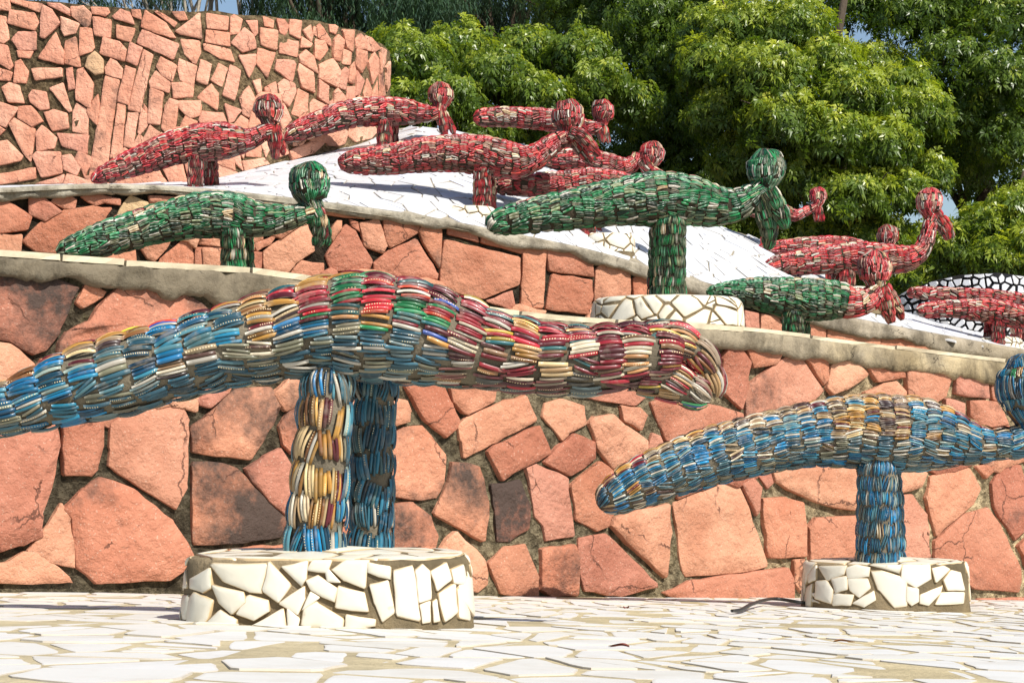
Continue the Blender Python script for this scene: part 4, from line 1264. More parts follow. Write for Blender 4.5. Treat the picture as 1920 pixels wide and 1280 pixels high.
def cover(tube, ring, width, narc, nst, nc, pick, rnd, seedphase=0.0, s_from=0.0, s_to=None, sagk=0.06, pin=0.03, dotp=0.05, stag=0.15, fat=0.90):
    """bundles of bangle pieces over a tube: list of dicts with mesh data"""
    out = []
    s_to = tube.len if s_to is None else s_to
    nr = max(1, int(round((s_to - s_from) / ring)))
    L = (s_to - s_from) / nr
    a = np.linspace(-1, 1, nc)
    prof = np.sqrt(np.maximum(0, 1 - (a * 0.97) ** 2))
    for i in range(nr):
        s0, s1 = s_from + i * L, s_from + (i + 1) * L
        c, N, B, r = tube.ev(np.array([(s0 + s1) / 2]))
        r = float(r[0])
        nb = max(3, int(round(2 * math.pi * r / width)))
        wob = 0.5 * (i % 2) + rnd.uniform(-0.2, 0.2)
        for j in range(nb):
            p0 = 2 * math.pi * (j + wob) / nb
            p1 = p0 + 2 * math.pi / nb
            pm = (p0 + p1) / 2
            below = math.cos(pm) < -0.12
            shift = rnd.uniform(-1, 1) * (0.2 if below else stag) * L
            u = ((s0 + s1) / 2 - s_from) / (s_to - s_from)
            pals = pick(u, pm, rnd)
            pal = PAL[pals]
            na = max(2, narc + rnd.choice((-1, 0, 0, 1)))
            t = np.linspace(0, 1, nst)
            e = 1 - (2 * t - 1) ** 2
            skew = rnd.gauss(0, 0.14) * (p1 - p0)
            pinch = 1 - pin * (2 * t - 1) ** 2
            ext = rnd.uniform(-0.03, 0.05) * L
            main = rnd.choice(pal); main2 = rnd.choice(pal)
            lift = rnd.uniform(-0.03, 0.05) * L
            V = []; C = []; UV = []
            for q in range(na):
                if rnd.random() < 0.03: continue
                half = (p1 - p0) / na * 0.5
                pc = p0 + (q + 0.5) * 2 * half
                cut = (rnd.uniform(0.65, 0.9) if below and rnd.random() < 0.4 else rnd.uniform(0.86, 1.04))
                twist = rnd.gauss(0, 0.28 if below else 0.12) * half
                phc = pm + (pc - pm) * pinch + (skew + twist) * (t - 0.5) * 2 + rnd.gauss(0, 0.08) * half
                ds = rnd.gauss(0, 0.06) * L + shift
                ss = s0 - ext + ds + (0.5 + (t - 0.5) * cut) * (L + 2 * ext)
                ss = np.clip(ss, 0, tube.len)
                sag = (sagk * (0.45 if below else 1.0) + rnd.uniform(-0.03, 0.03)) * L
                hw = half * r * rnd.uniform(0.8, 1.05)
                base = -0.045 * L + (sag + 0.02 * L) * e + lift + rnd.uniform(-0.03, 0.035) * L
                S = np.repeat(ss[:, None], nc, 1)
                H = phc[:, None] + a[None, :] * half * fat * pinch[:, None]
                DR = base[:, None] + hw * 1.1 * prof[None, :]
                V.append(tube.pos(S, H, DR).reshape(-1, 3))
                col = rnd.choice((main, main2, rnd.choice(pal), rnd.choice(pal)))
                k = rnd.uniform(0.42, 1.0)
                if rnd.random() < 0.05: col = (0.52, 0.48, 0.40)
                dots = 1.0 if rnd.random() < dotp else 0.5
                C.append(np.tile(np.array((col[0] * k, col[1] * k, col[2] * k, dots)), (nst * nc, 1)))
                uu, vv = np.meshgrid(t, (a + 1) / 2, indexing='ij')
                UV.append(np.stack([uu, vv], -1).reshape(-1, 2))
            if not V: continue
            one = [(x * nc + y, x * nc + y + 1, (x + 1) * nc + y + 1, (x + 1) * nc + y) for x in range(nst - 1) for y in range(nc - 1)]
            one += [tuple(range(nc)), tuple((nst - 1) * nc + y for y in range(nc))]
            one = np.array(one)
            Fc = np.concatenate([one + z * nst * nc for z in range(len(V))])
            V = np.concatenate(V); C = np.concatenate(C); UV = np.concatenate(UV)
            mid = V.mean(0)
            nrm = mid - c[0]
            nrm /= np.linalg.norm(nrm) + 1e-9
            view = EYEPOS - mid
            dist = np.linalg.norm(view)
            face = float(nrm @ view / dist)
            sx, sy = scr(*mid)
            vis = (-30 < sx < 1950) and (-20 < sy < 1300)
            out.append(dict(V=V, F=Fc, C=C, UV=UV, score=(face if vis else -1.0), part=None))
    return out

def place_bundle(b, parent):
    obj('bangle_bundle', b['V'], b['F'].tolist(), M['bangle'], parent, attrs={'Col': ('FLOAT_COLOR', b['C'])}, uv=b['UV'])

def bird(spec):
    rnd = random.Random(spec['seed'])
    d = spec['d']; dh = spec.get('dh', 0.0)
    xs = [p[0] for p in spec['spine']]
    xa, xb = min(xs), max(xs)
    def dep(x): return d + dh * (x - xa) / (xb - xa)
    def W(x, y, o=0.0): return P(x, y, dep(x) + o)
    k = 1.0 / F
    legs = spec['legs']
    foot = W(legs[0][2], legs[0][3], legs[0][5])
    root = tag(empty('bird_sculpture', foot), spec['label'], 'sculpture', 'bird sculptures covered in glass bangles')
    ring, width = spec['ring'] * d * k, spec['width'] * d * k
    narc, nst, nc = spec['lod']
    bundles = []
    def part(name, pts, pick, s_from=0.0, sc=1.0, na=None, nring=None):
        tb = Tube([q[0] for q in pts], [q[1] for q in pts])
        v, f = tb.core(ring * 0.06, 18)
        o = obj(name, v, f, M['core' if d < 5 else 'core_dark'], root)
        bs = cover(tb, (nring or ring), width * sc, na or narc, nst, nc, pick, rnd, s_from=s_from, **spec.get('style', {}))
        for b in bs: b['part'] = o
        bundles.extend(bs)
        return o
    sk = 0.90      # the bangles stand proud of the cement, so the core is slimmer than the outline
    sp = [(W(x, y), r * dep(x) * k * sk) for x, y, r in spec['spine']]
    part('body', sp, spec['pick'])
    for lg in legs:
        x0, y0, x1, y1, r, o = lg[:6]
        r1 = lg[6] if len(lg) > 6 else r * 1.08
        pts = []
        for t in (0, 0.08, 0.3, 0.6, 0.85, 1.0):
            rr = r + (r1 - r) * t
            if t == 0: rr = r * 0.75
            pts.append((W(x0 + (x1 - x0) * t, y0 + (y1 - y0) * t, o), rr * d * k * sk))
        part('leg', pts, lg[7] if len(lg) > 7 else spec.get('legpick', spec['pick']), sc=0.85)
    if 'head' in spec:
        hx, hy, hr = spec['head']
        nx, ny, nrr = spec['spine'][-1]
        pts = []
        by = min(ny, hy + hr * 1.45)
        pts.append((W(nx, ny), hr * 0.42 * d * k))
        for t in (0.84, 0.6, 0.3, 0.0, -0.3, -0.6, -0.85, -0.97):
            rr = hr * math.sqrt(1 - t * t) * rnd.uniform(0.96, 1.04)
            if t > 0.5: rr = max(rr, hr * 0.52)
            pts.append((W(hx + (nx - hx) * max(0, t) * 0.3 + rnd.uniform(-0.03, 0.03) * hr, hy + hr * t), rr * dep(hx) * k * 0.93))
        part('head', pts, spec.get('headpick', spec['pick']), sc=0.8)
    for bk in spec.get('beaks', []):
        pts = [(W(x, y, o), r * d * k * sk) for x, y, r, o in bk]
        part('beak', pts, spec.get('beakpick', spec['pick']), sc=0.75)
    bundles.sort(key=lambda b: -b['score'])
    rest = []
    for i, b in enumerate(bundles):
        if i < 300 and b['score'] > -0.05: place_bundle(b, b['part'])
        else: rest.append(b)
    if rest:
        off = 0; Fs = []
        for b in rest:
            Fs.append(b['F'] + off); off += len(b['V'])
        o = obj('bangle_covering', np.concatenate([b['V'] for b in rest]), np.concatenate(Fs).tolist(), M['bangle'], root,
                attrs={'Col': ('FLOAT_COLOR', np.concatenate([b['C'] for b in rest]))}, uv=np.concatenate([b['UV'] for b in rest]))
        o['kind'] = 'stuff'
    return root

def wch(rnd, *pw):
    t = rnd.random() * sum(w for _, w in pw)
    for n, w in pw:
        t -= w
        if t <= 0: return n
    return pw[-1][0]

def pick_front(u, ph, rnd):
    h = math.cos(ph)  # low sides draw on the duller sets, dust and shade in one colour
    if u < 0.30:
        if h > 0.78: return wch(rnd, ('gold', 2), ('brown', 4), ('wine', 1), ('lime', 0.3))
        if h > -0.15: return wch(rnd, ('blue', 8), ('blue_dust_shade', 3), ('teal', 3), ('gold', 0.5), ('brown', 0.7))
        return wch(rnd, ('blue_dust_shade', 5), ('blue', 3), ('brown', 0.6))
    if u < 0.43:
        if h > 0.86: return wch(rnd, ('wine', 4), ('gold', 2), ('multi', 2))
        if h > -0.1: return wch(rnd, ('blue', 7), ('gold', 0.8), ('teal', 2), ('blue_dust_shade', 2))
        return wch(rnd, ('blue_dust_shade', 7), ('brown', 1))
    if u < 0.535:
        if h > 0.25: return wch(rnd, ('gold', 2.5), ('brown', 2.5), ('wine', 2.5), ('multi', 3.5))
        if h > -0.1: return wch(rnd, ('gold', 2), ('blue_dust_shade', 3), ('blue', 2))
        return wch(rnd, ('blue_dust_shade', 7), ('brown', 1.5))
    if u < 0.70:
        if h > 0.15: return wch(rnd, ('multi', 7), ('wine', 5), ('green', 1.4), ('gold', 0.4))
        if h > -0.05: return wch(rnd, ('multi', 2), ('blue_dust_shade', 4), ('gold', 1))
        return wch(rnd, ('blue_dust_shade', 7), ('brown', 1))
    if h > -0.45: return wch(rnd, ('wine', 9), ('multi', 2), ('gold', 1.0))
    return wch(rnd, ('wine_dust_shade', 5), ('wine', 2))

def pick_beak_front(u, ph, rnd): return wch(rnd, ('wine', 6), ('multi', 1.5), ('gold', 2), ('wine_dust_shade', 1))
def pick_leg_gold(u, ph, rnd):
    fr = math.sin(ph + 0.25)
    if u < 0.16: return wch(rnd, ('blue', 4), ('blue_dust_shade', 2))
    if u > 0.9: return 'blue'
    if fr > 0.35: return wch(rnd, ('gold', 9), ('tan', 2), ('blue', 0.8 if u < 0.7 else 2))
    return wch(rnd, ('blue', 8), ('blue_dust_shade', 2))
def pick_leg_teal(u, ph, rnd): return wch(rnd, ('teal', 12), ('blue_dust_shade', 0.6))
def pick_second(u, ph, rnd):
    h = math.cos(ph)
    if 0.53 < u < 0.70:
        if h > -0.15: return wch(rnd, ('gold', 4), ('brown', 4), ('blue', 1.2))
        return wch(rnd, ('blue_dust_shade', 5), ('blue', 2))
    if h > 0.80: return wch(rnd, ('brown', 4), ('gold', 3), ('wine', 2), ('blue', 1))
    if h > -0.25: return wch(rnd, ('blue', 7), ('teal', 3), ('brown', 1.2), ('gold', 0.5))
    return wch(rnd, ('blue_dust_shade', 5), ('blue', 3), ('brown', 0.5))
def pick_blue(u, ph, rnd): return wch(rnd, ('blue', 8), ('teal', 3), ('blue_dust_shade', 2), ('brown', 0.4))
def pick_blue_head(u, ph, rnd): return wch(rnd, ('blue', 8), ('teal', 2), ('gold', 1.2), ('green', 0.5))
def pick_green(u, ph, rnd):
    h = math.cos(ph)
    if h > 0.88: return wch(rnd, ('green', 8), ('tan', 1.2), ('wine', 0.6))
    if h > -0.2: return wch(rnd, ('green', 12), ('green_dust_shade', 1), ('tan', 0.5))
    return wch(rnd, ('green_dust_shade', 5), ('green', 4))
def pick_green_ltail(u, ph, rnd):
    if u < 0.10: return wch(rnd, ('green_dust_shade', 2), ('tan', 2), ('green', 2))
    return pick_green(u, ph, rnd)
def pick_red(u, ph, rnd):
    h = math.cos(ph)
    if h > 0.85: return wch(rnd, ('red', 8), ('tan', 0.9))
    if h > -0.15: return wch(rnd, ('red', 11), ('red_dust_shade', 2), ('tan', 0.2))
    return wch(rnd, ('red_dust_shade', 6), ('red', 3))
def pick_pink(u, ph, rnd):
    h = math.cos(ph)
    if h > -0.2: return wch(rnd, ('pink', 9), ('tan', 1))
    return wch(rnd, ('pink_dust_shade', 5), ('pink', 4))
def pick_green_pink(u, ph, rnd):
    return pick_pink(u, ph, rnd) if u > 0.79 else pick_green(u, ph, rnd)

HI, MID, LOW = (4, 6, 4), (4, 4, 4), (3, 3, 4)
FAR = (3, 3, 4)
BIRDS = [
 dict(label='largest bird, blue tail and red-and-gold patchwork back, open beak, on the front pedestal', d=2.86, dh=0.05, seed=101, ring=56, width=30, lod=HI, style=dict(sagk=0.075, pin=0.03, dotp=0.2, stag=0.14, fat=0.93),
      spine=[(-125,806,8),(-112,803,26),(-70,792,44),(0,771,51),(100,738,68),(200,710,80),(300,684,79),(400,656,80),(500,633,89),(600,615,101),(690,614,110),(800,628,104),(900,653,84),(1000,672,73),(1100,677,68),(1190,668,66),(1250,668,58),(1275,672,46)],
      pick=pick_front, legs=[(617,690,588,1045,51,-0.02,61,pick_leg_gold),(703,700,694,1045,46,0.13,48,pick_leg_teal)], beakpick=pick_beak_front,
      beaks=[[(1205,652,44,0),(1255,638,40,0),(1300,655,34,0),(1330,690,25,0),(1343,722,17,0),(1342,745,9,0)], [(1200,700,44,0),(1250,712,40,0),(1290,728,36,0),(1318,742,30,0),(1332,748,14,0)]]),
 dict(label='blue bird with tan stripes, round head cut by the right edge, on the low pedestal', d=4.5, dh=0.0, seed=102, ring=28, width=15.5, lod=MID, style=dict(sagk=0.075, pin=0.03, dotp=0.12, stag=0.12),
      spine=[(1122,950,6),(1128,946,22),(1150,932,38),(1200,905,50),(1300,866,58),(1400,838,61),(1500,818,64),(1580,810,73),(1650,812,79),(1720,815,75),(1780,823,60),(1830,832,40),(1870,832,32),(1915,828,32),(1945,815,30)],
      pick=pick_second, head=(1927,726,64), headpick=pick_blue_head, legs=[(1645,862,1645,1062,38,-0.03,43,pick_blue),(1655,862,1660,1062,36,0.12,42,pick_blue)],
      beaks=[[(1945,810,28,0),(1975,840,26,0),(1990,890,22,0),(1988,930,10,0)], [(1950,805,24,0.03),(1995,830,22,0.03),(2020,870,18,0.03),(2025,905,8,0.03)]], beakpick=pick_blue),
 dict(label='green bird with a round head at the left, its feet hidden behind the front wall', d=5.5, dh=0.1, seed=103, ring=20, width=11.5, lod=LOW,
      spine=[(106,474,4),(112,472,14),(130,468,22),(180,453,33),(250,432,38),(320,414,41),(380,404,46),(430,404,46),(480,411,37),(520,411,28),(560,404,22),(592,395,19)],
      pick=pick_green, head=(580,343,41), legs=[(437,425,438,530,23,-0.02,25),(456,430,458,530,20,0.12,22)],
      beaks=[[(588,392,17,0),(597,412,18,0),(599,438,16,0),(592,462,8,0)], [(592,396,14,0.03),(606,422,12,0.03),(613,445,10,0.03),(609,463,6,0.03)]]),
 dict(label='large green bird with a round head and two hanging beak halves, above the cream pedestal', d=5.6, dh=0.05, seed=104, ring=20, width=11.5, lod=LOW,
      spine=[(917,432,5),(921,428,18),(940,416,27),(1000,404,35),(1080,391,41),(1160,379,48),(1230,373,55),(1290,376,51),(1340,386,42),(1380,384,32),(1410,368,26),(1432,352,22)],
      pick=pick_green, head=(1436,316,38), legs=[(1258,405,1255,558,30,-0.02,33),(1241,410,1238,558,24,0.11,26)],
      beaks=[[(1430,356,20,0),(1433,385,22,0),(1440,420,21,0),(1442,452,14,0),(1440,468,6,0)], [(1440,358,18,-0.03),(1456,385,18,-0.03),(1468,410,16,-0.03),(1472,430,8,-0.03)]]),
 dict(label='green-bodied bird with pinkish red neck and head, behind the front wall at the right', d=6.2, dh=0.0, seed=105, ring=14.5, width=8.8, lod=LOW,
      spine=[(1324,549,3),(1332,548,10),(1360,547,20),(1420,550,32),(1480,558,41),(1530,562,43),(1570,563,38),(1602,568,30),(1630,560,25),(1648,540,20)],
      pick=pick_green_pink, head=(1640,502,34), headpick=pick_pink, beakpick=pick_pink, legs=[(1487,580,1487,650,21,-0.02,22,pick_green),(1500,580,1502,650,18,0.1,20,pick_green)],
      beaks=[[(1650,540,17,0),(1657,560,18,0),(1665,585,14,0),(1672,606,7,0)], [(1656,538,14,0.03),(1672,560,13,0.03),(1686,585,10,0.03),(1692,600,5,0.03)]]),
 dict(label='dark red bird with round head leaning before the tall wall, leftmost of the red birds', d=6.9, dh=0.05, seed=106, ring=14.5, width=8.8, lod=LOW,
      spine=[(172,341,3),(176,338,10),(195,328,18),(260,302,28),(330,276,35),(390,266,39),(430,264,35),(465,262,22),(490,250,17),(512,238,15)],
      pick=pick_red, head=(503,205,29), legs=[(368,285,366,362,15,-0.02,16),(396,290,396,362,14,0.1,15)],
      beaks=[[(510,236,14,0),(513,260,13,0),(516,285,10,0),(514,298,5,0)], [(514,238,11,0.02),(524,260,9,0.02),(531,282,6,0.02),(531,292,3,0.02)]]),
 dict(label='red bird high on the white slope against the end of the tall wall', d=8.15, dh=0.1, seed=107, ring=14.5, width=8.8, lod=LOW,
      spine=[(533,264,3),(537,260,10),(552,249,19),(600,231,25),(660,213,28),(720,209,29),(760,210,26),(795,213,18),(822,210,13)],
      pick=pick_red, head=(826,178,25), legs=[(722,222,720,300,14,-0.02,15),(734,222,735,300,13,0.1,14)],
      beaks=[[(824,210,12,0),(830,228,11,0),(833,248,8,0),(833,260,4,0)], [(828,210,10,0.02),(840,228,8,0.02),(848,243,6,0.02),(851,252,3,0.02)]]),
 dict(label='long red bird in the middle of the white slope, beak halves pointing right', d=7.15, dh=0.05, seed=108, ring=14.5, width=8.8, lod=LOW,
      spine=[(633,303,3),(638,303,12),(655,304,22),(720,300,30),(800,290,35),(860,288,38),(910,292,40),(960,302,37),(1000,296,26),(1040,268,20),(1072,250,16)],
      pick=pick_red, head=(1065,218,32), legs=[(905,310,903,394,17,-0.02,18),(914,310,915,394,15,0.1,17)],
      beaks=[[(1068,246,14,-0.02),(1090,256,14,-0.02),(1110,276,11,-0.02),(1124,292,5,-0.02)], [(1064,250,13,0.02),(1080,272,12,0.02),(1096,292,9,0.02),(1110,306,4,0.02)]]),
 dict(label='pale red bird farthest back, its middle hidden by the round head before it', d=8.5, dh=0.05, seed=109, ring=14, width=8.6, lod=FAR,
      spine=[(887,222,3),(892,222,11),(908,221,18),(960,220,20),(1020,224,22),(1060,232,23),(1085,238,18),(1112,240,14),(1128,236,11)],
      pick=pick_red, head=(1130,208,22), legs=[(1050,240,1050,300,12,0.0,13),(1060,240,1060,300,11,0.1,12)],
      beaks=[[(1126,238,11,0),(1128,252,10,0),(1129,268,5,0)], [(1130,240,8,0.02),(1138,256,6,0.02),(1142,268,3,0.02)]]),
 dict(label='pale red bird with lowered head just above the large green bird', d=8.2, dh=0.0, seed=110, ring=14, width=8.6, lod=FAR,
      spine=[(1018,302,4),(1030,302,14),(1060,298,20),(1095,300,23),(1135,308,23),(1170,313,18),(1192,302,14),(1198,288,12)],
      pick=pick_red, head=(1222,289,25), legs=[(1100,310,1100,345,12,0.0,13),(1112,310,1112,345,11,0.1,12)],
      beaks=[[(1205,300,12,-0.03),(1218,318,11,-0.03),(1235,325,8,-0.03),(1246,330,4,-0.03)], [(1205,304,10,0.03),(1215,325,9,0.03),(1225,338,4,0.03)]]),
 dict(label='red bird mostly hidden by the large green bird, its tail showing', d=7.4, dh=0.0, seed=111, ring=14, width=8.6, lod=FAR,
      spine=[(920,350,4),(926,349,14),(950,346,21),(1000,347,24),(1060,344,26),(1110,342,29),(1150,347,30),(1190,356,26),(1225,362,18),(1262,356,14)],
      pick=pick_red, head=(1272,365,22), legs=[(1103,360,1103,445,14,-0.02,16),(1114,360,1115,445,13,0.1,15)],
      beaks=[[(1262,362,10,0),(1275,385,9,0),(1280,400,4,0)], [(1268,362,8,0.02),(1285,380,7,0.02),(1292,392,3,0.02)]]),
 dict(label='small bright red bird peeping out behind the beak of the large green bird', d=8.8, dh=0.0, seed=112, ring=13, width=9, lod=FAR,
      spine=[(1385,392,4),(1392,392,10),(1415,391,17),(1440,392,20),(1465,396,17),(1490,404,11),(1512,396,9),(1530,386,8)],
      pick=pick_pink, head=(1534,367,17), legs=[(1437,405,1437,470,9,-0.02,10),(1446,405,1447,470,8,0.1,9)],
      beaks=[[(1530,386,8,0),(1531,402,7,0),(1531,416,4,0)], [(1534,386,6,0.02),(1540,402,5,0.02),(1542,416,3,0.02)]]),
 dict(label='red bird behind the long-necked one, only its tail and round head top showing', d=8.75, dh=0.0, seed=113, ring=14, width=8.6, lod=FAR,
      spine=[(1418,470,3),(1424,470,11),(1445,469,16),(1500,465,20),(1560,463,22),(1600,467,22),(1632,472,17),(1658,466,13)],
      pick=pick_red, head=(1664,441,21), legs=[(1560,475,1560,530,12,0.0,13),(1570,475,1570,530,11,0.1,12)],
      beaks=[[(1662,466,10,0),(1672,485,9,0),(1676,500,4,0)], [(1666,466,8,0.02),(1680,484,6,0.02),(1684,496,3,0.02)]]),
 dict(label='red bird with long upright neck and small round head against the trees', d=8.35, dh=0.05, seed=114, ring=14.5, width=8.8, lod=LOW,
      spine=[(1434,503,3),(1440,501,12),(1456,498,20),(1510,491,26),(1570,485,30),(1630,484,32),(1690,486,28),(1724,473,19),(1738,446,15),(1744,420,14),(1750,402,13)],
      pick=pick_red, head=(1742,377,26), headpick=pick_pink, legs=[(1590,505,1588,548,15,-0.02,16),(1573,505,1571,548,13,0.1,15)],
      beaks=[[(1750,400,12,0),(1762,418,12,0),(1773,436,10,0),(1778,450,5,0)], [(1754,398,10,0.02),(1772,416,8,0.02),(1784,436,6,0.02),(1787,446,3,0.02)]]),
 dict(label='thin red bird at the right edge, upper of two before the mosaic mound', d=9.05, dh=0.0, seed=115, ring=13, width=9, lod=FAR,
      spine=[(1700,550,3),(1706,549,8),(1724,549,12),(1780,553,14),(1850,557,16),(1920,567,17),(1960,572,15),(1985,566,11),(2000,556,10)],
      pick=pick_red, head=(2004,532,17), legs=[(1905,575,1905,650,10,0.0,11),(1915,575,1915,650,9,0.1,10)],
      beaks=[[(2000,554,8,0),(2010,570,7,0),(2014,584,3,0)], [(2004,554,6,0.02),(2018,568,5,0.02),(2024,578,3,0.02)]]),
 dict(label='red bird at the right edge, lower of two before the mosaic mound', d=8.55, dh=0.0, seed=116, ring=13.5, width=8.6, lod=FAR,
      spine=[(1718,583,3),(1724,582,10),(1742,581,15),(1790,579,18),(1850,582,24),(1900,592,24),(1945,600,16),(1972,592,12),(1988,580,11)],
      pick=pick_red, head=(1992,552,20), legs=[(1873,600,1871,648,12,-0.02,13),(1857,600,1855,648,11,0.1,12)],
      beaks=[[(1988,578,9,0),(1998,596,8,0),(2002,610,4,0)], [(1992,576,7,0.02),(2008,592,6,0.02),(2014,604,3,0.02)]]),
]
for _b in BIRDS: bird(_b)

# ------------------------------------------------------------------ black and white mosaic mound at the far right
def build_mound():
    rnd = random.Random(51)
    d = 9.65
    tops = [(1660, 575), (1680, 558), (1700, 545), (1750, 526), (1800, 515), (1870, 511), (1920, 517), (1980, 530), (2060, 560), (2120, 600)]
    base = P(1880, 650, d)
    root = tag(empty('mosaic_mound', base), 'low curved mound of white tiles in black joints at the right edge', 'mound')
    def dd(x): return d - 0.35 * math.sin(math.pi * max(0, min(1, (x - 1660) / 460.0)))
    pth = px_path(dd, 1662, 2120, 8)
    zt = [P(x, ip(tops, x), dd(x))[2] for x, _, _ in pth]
    zb = [P(x, 690, dd(x))[2] - 0.3 for x, _, _ in pth]
    wall_body('core', [(p, n) for _, p, n in pth], zt, zb, M['grout_black'], root, 12, 0.5, 0.004)
    n = 0
    for c in voronoi(scatter(1640, 2000, 490, 690, 15, rnd), 34):
        c = inset(c, rnd.uniform(1.3, 3.0))
        if not c: continue
        cx = sum(p[0] for p in c) / len(c)
        if not 1670 < cx < 1985: continue
        c = [(x, max(y, ip(tops, x) + 1.5)) for x, y in c]
        if abs(area(c)) < 22: continue
        c = roughen(c, 12, 0.4, rnd, 0.1)
        v = []
        for s, o in ((1.0, -0.006), (1.0, 0.006), (0.9, 0.009)):
            mx = sum(p[0] for p in c) / len(c); my = sum(p[1] for p in c) / len(c)
            for x, y in c:
                x, y = mx + (x - mx) * s, my + (y - my) * s
                q = px_path(dd, x, x, 1)[0]
                w = P(x, y, dd(x))
                v.append((w[0] + q[2][0] * o, w[1] + q[2][1] * o, w[2]))
        m = len(c)
        f = [(r * m + i, r * m + (i + 1) % m, (r + 1) * m + (i + 1) % m, (r + 1) * m + i) for r in range(2) for i in range(m)] + [tuple(2 * m + i for i in range(m))]
        obj('tile', v, f, M['tile_cool'], root, smooth=False, attrs={'rim': ('FLOAT', [1.0] * (2 * m) + [0.2] * m)})
build_mound()

# ------------------------------------------------------------------ small things on the floor
def tube_obj(name, pts, rad, mat, parent=None, seg=8):
    tb = Tube(pts, rad)
    v, f = tb.core(0.0, seg)
    return obj(name, v, f, mat, parent)
def fl(px, y):
    """floor point under a column and row"""
    d = 3.0
    for _ in range(30):
        p = P(px, y, d)
        z = floor_z(p[0], p[1])
        d = (EYE - z) * F / (y - YH)
    return np.array((p[0], p[1], z))
q = [fl(1372, 1152), fl(1390, 1150), fl(1412, 1143), fl(1450, 1136), fl(1500, 1138), fl(1530, 1138)]
up = [0.008, 0.008, 0.014, 0.018, 0.012, 0.008]
tag(tube_obj('cable', [p + np.array((0, 0, u)) for p, u in zip(q, up)], [0.003, 0.0045, 0.004, 0.004, 0.004, 0.004], M['cable']), 'thin black cable on the white floor beside the right pedestal', 'cable')
def leaf(name, p, l, w, ang, mat, label):
    v = []; f = []
    for i, t in enumerate(np.linspace(0, 1, 9)):
        hw = w * math.sin(math.pi * (0.06 + 0.9 * t)) ** 0.8
        x = (t - 0.5) * l
        for s, zz in ((-1, 0.35), (0, 0), (1, 0.35)):
            a = x * math.cos(ang) - s * hw * math.sin(ang)
            b = x * math.sin(ang) + s * hw * math.cos(ang)
            v.append((p[0] + a, p[1] + b, p[2] + 0.008 + zz * hw + 0.0012 * math.sin(t * 5)))
    for i in range(8):
        for j in range(2): f.append((i * 3 + j, i * 3 + j + 1, i * 3 + j + 4, i * 3 + j + 3))
    n = len(v)
    v2 = v + [(x, y, z - 0.0012) for x, y, z in v]
    f2 = f + [tuple(n + k for k in reversed(q)) for q in f]
    tag(obj(name, v2, f2, mat), label, 'leaf')
leaf('dry_leaf', fl(1583, 1212), 0.032, 0.004, 0.3, M['dry_leaf'], 'narrow brown dry leaf on the white floor at the lower right')
leaf('dry_leaf', fl(1174, 1146), 0.018, 0.006, 1.2, M['red_leaf'], 'tiny dark red leaf on the floor near the foot of the wall')
leaf('dry_leaf', fl(1160, 1222), 0.028, 0.005, 2.6, M['red_leaf'], 'small curled brown leaf on the floor at the lower middle')

# ------------------------------------------------------------------ trees
def neem_spray():
    """a tuft of narrow curved leaflets at a twig end, fanning out around the x axis; quads of 4"""
    v = []
    rnd = random.Random(9)
    for i in range(9):
        a = 2 * math.pi * i / 9 + rnd.uniform(-0.25, 0.25)
        lean = rnd.uniform(0.1, 0.75)
        ln = rnd.uniform(0.055, 0.085); w = rnd.uniform(0.0095, 0.013)
        dy, dz = math.cos(a), math.sin(a)
        py, pz = -dz, dy
        r0 = 0.012; x0 = rnd.uniform(-0.01, 0.01)
        b = (x0, dy * r0, dz * r0)
        m = (x0 + lean * ln * 0.5, dy * (r0 + ln * 0.5), dz * (r0 + ln * 0.5))
        t = (x0 + lean * ln * 0.45, dy * (r0 + ln), dz * (r0 + ln) - ln * 0.35)
        v += [b, (m[0], m[1] + py * w, m[2] + pz * w), t, (m[0] + 0.004, m[1] - py * w, m[2] - pz * w)]
    return np.array(v)
def droop_spray():
    v = []
    rnd = random.Random(3)
    for i in range(11):
        t = i / 10
        x = 0.2 * math.sin(t * 1.3); z = -0.38 * t
        a = rnd.uniform(0, 6.28); ln = rnd.uniform(0.08, 0.13); w = 0.009
        dx, dy = 0.7 * math.cos(a), 0.7 * math.sin(a)
        px, py = -math.sin(a), math.cos(a)
        v += [(x, 0, z), (x + dx * ln * 0.5 + px * w, dy * ln * 0.5 + py * w, z - ln * 0.45), (x + dx * ln, dy * ln, z - ln), (x + dx * ln * 0.5 - px * w, dy * ln * 0.5 - py * w, z - ln * 0.45)]
    return np.array(v)
NEEM, DROOP = neem_spray(), droop_spray()

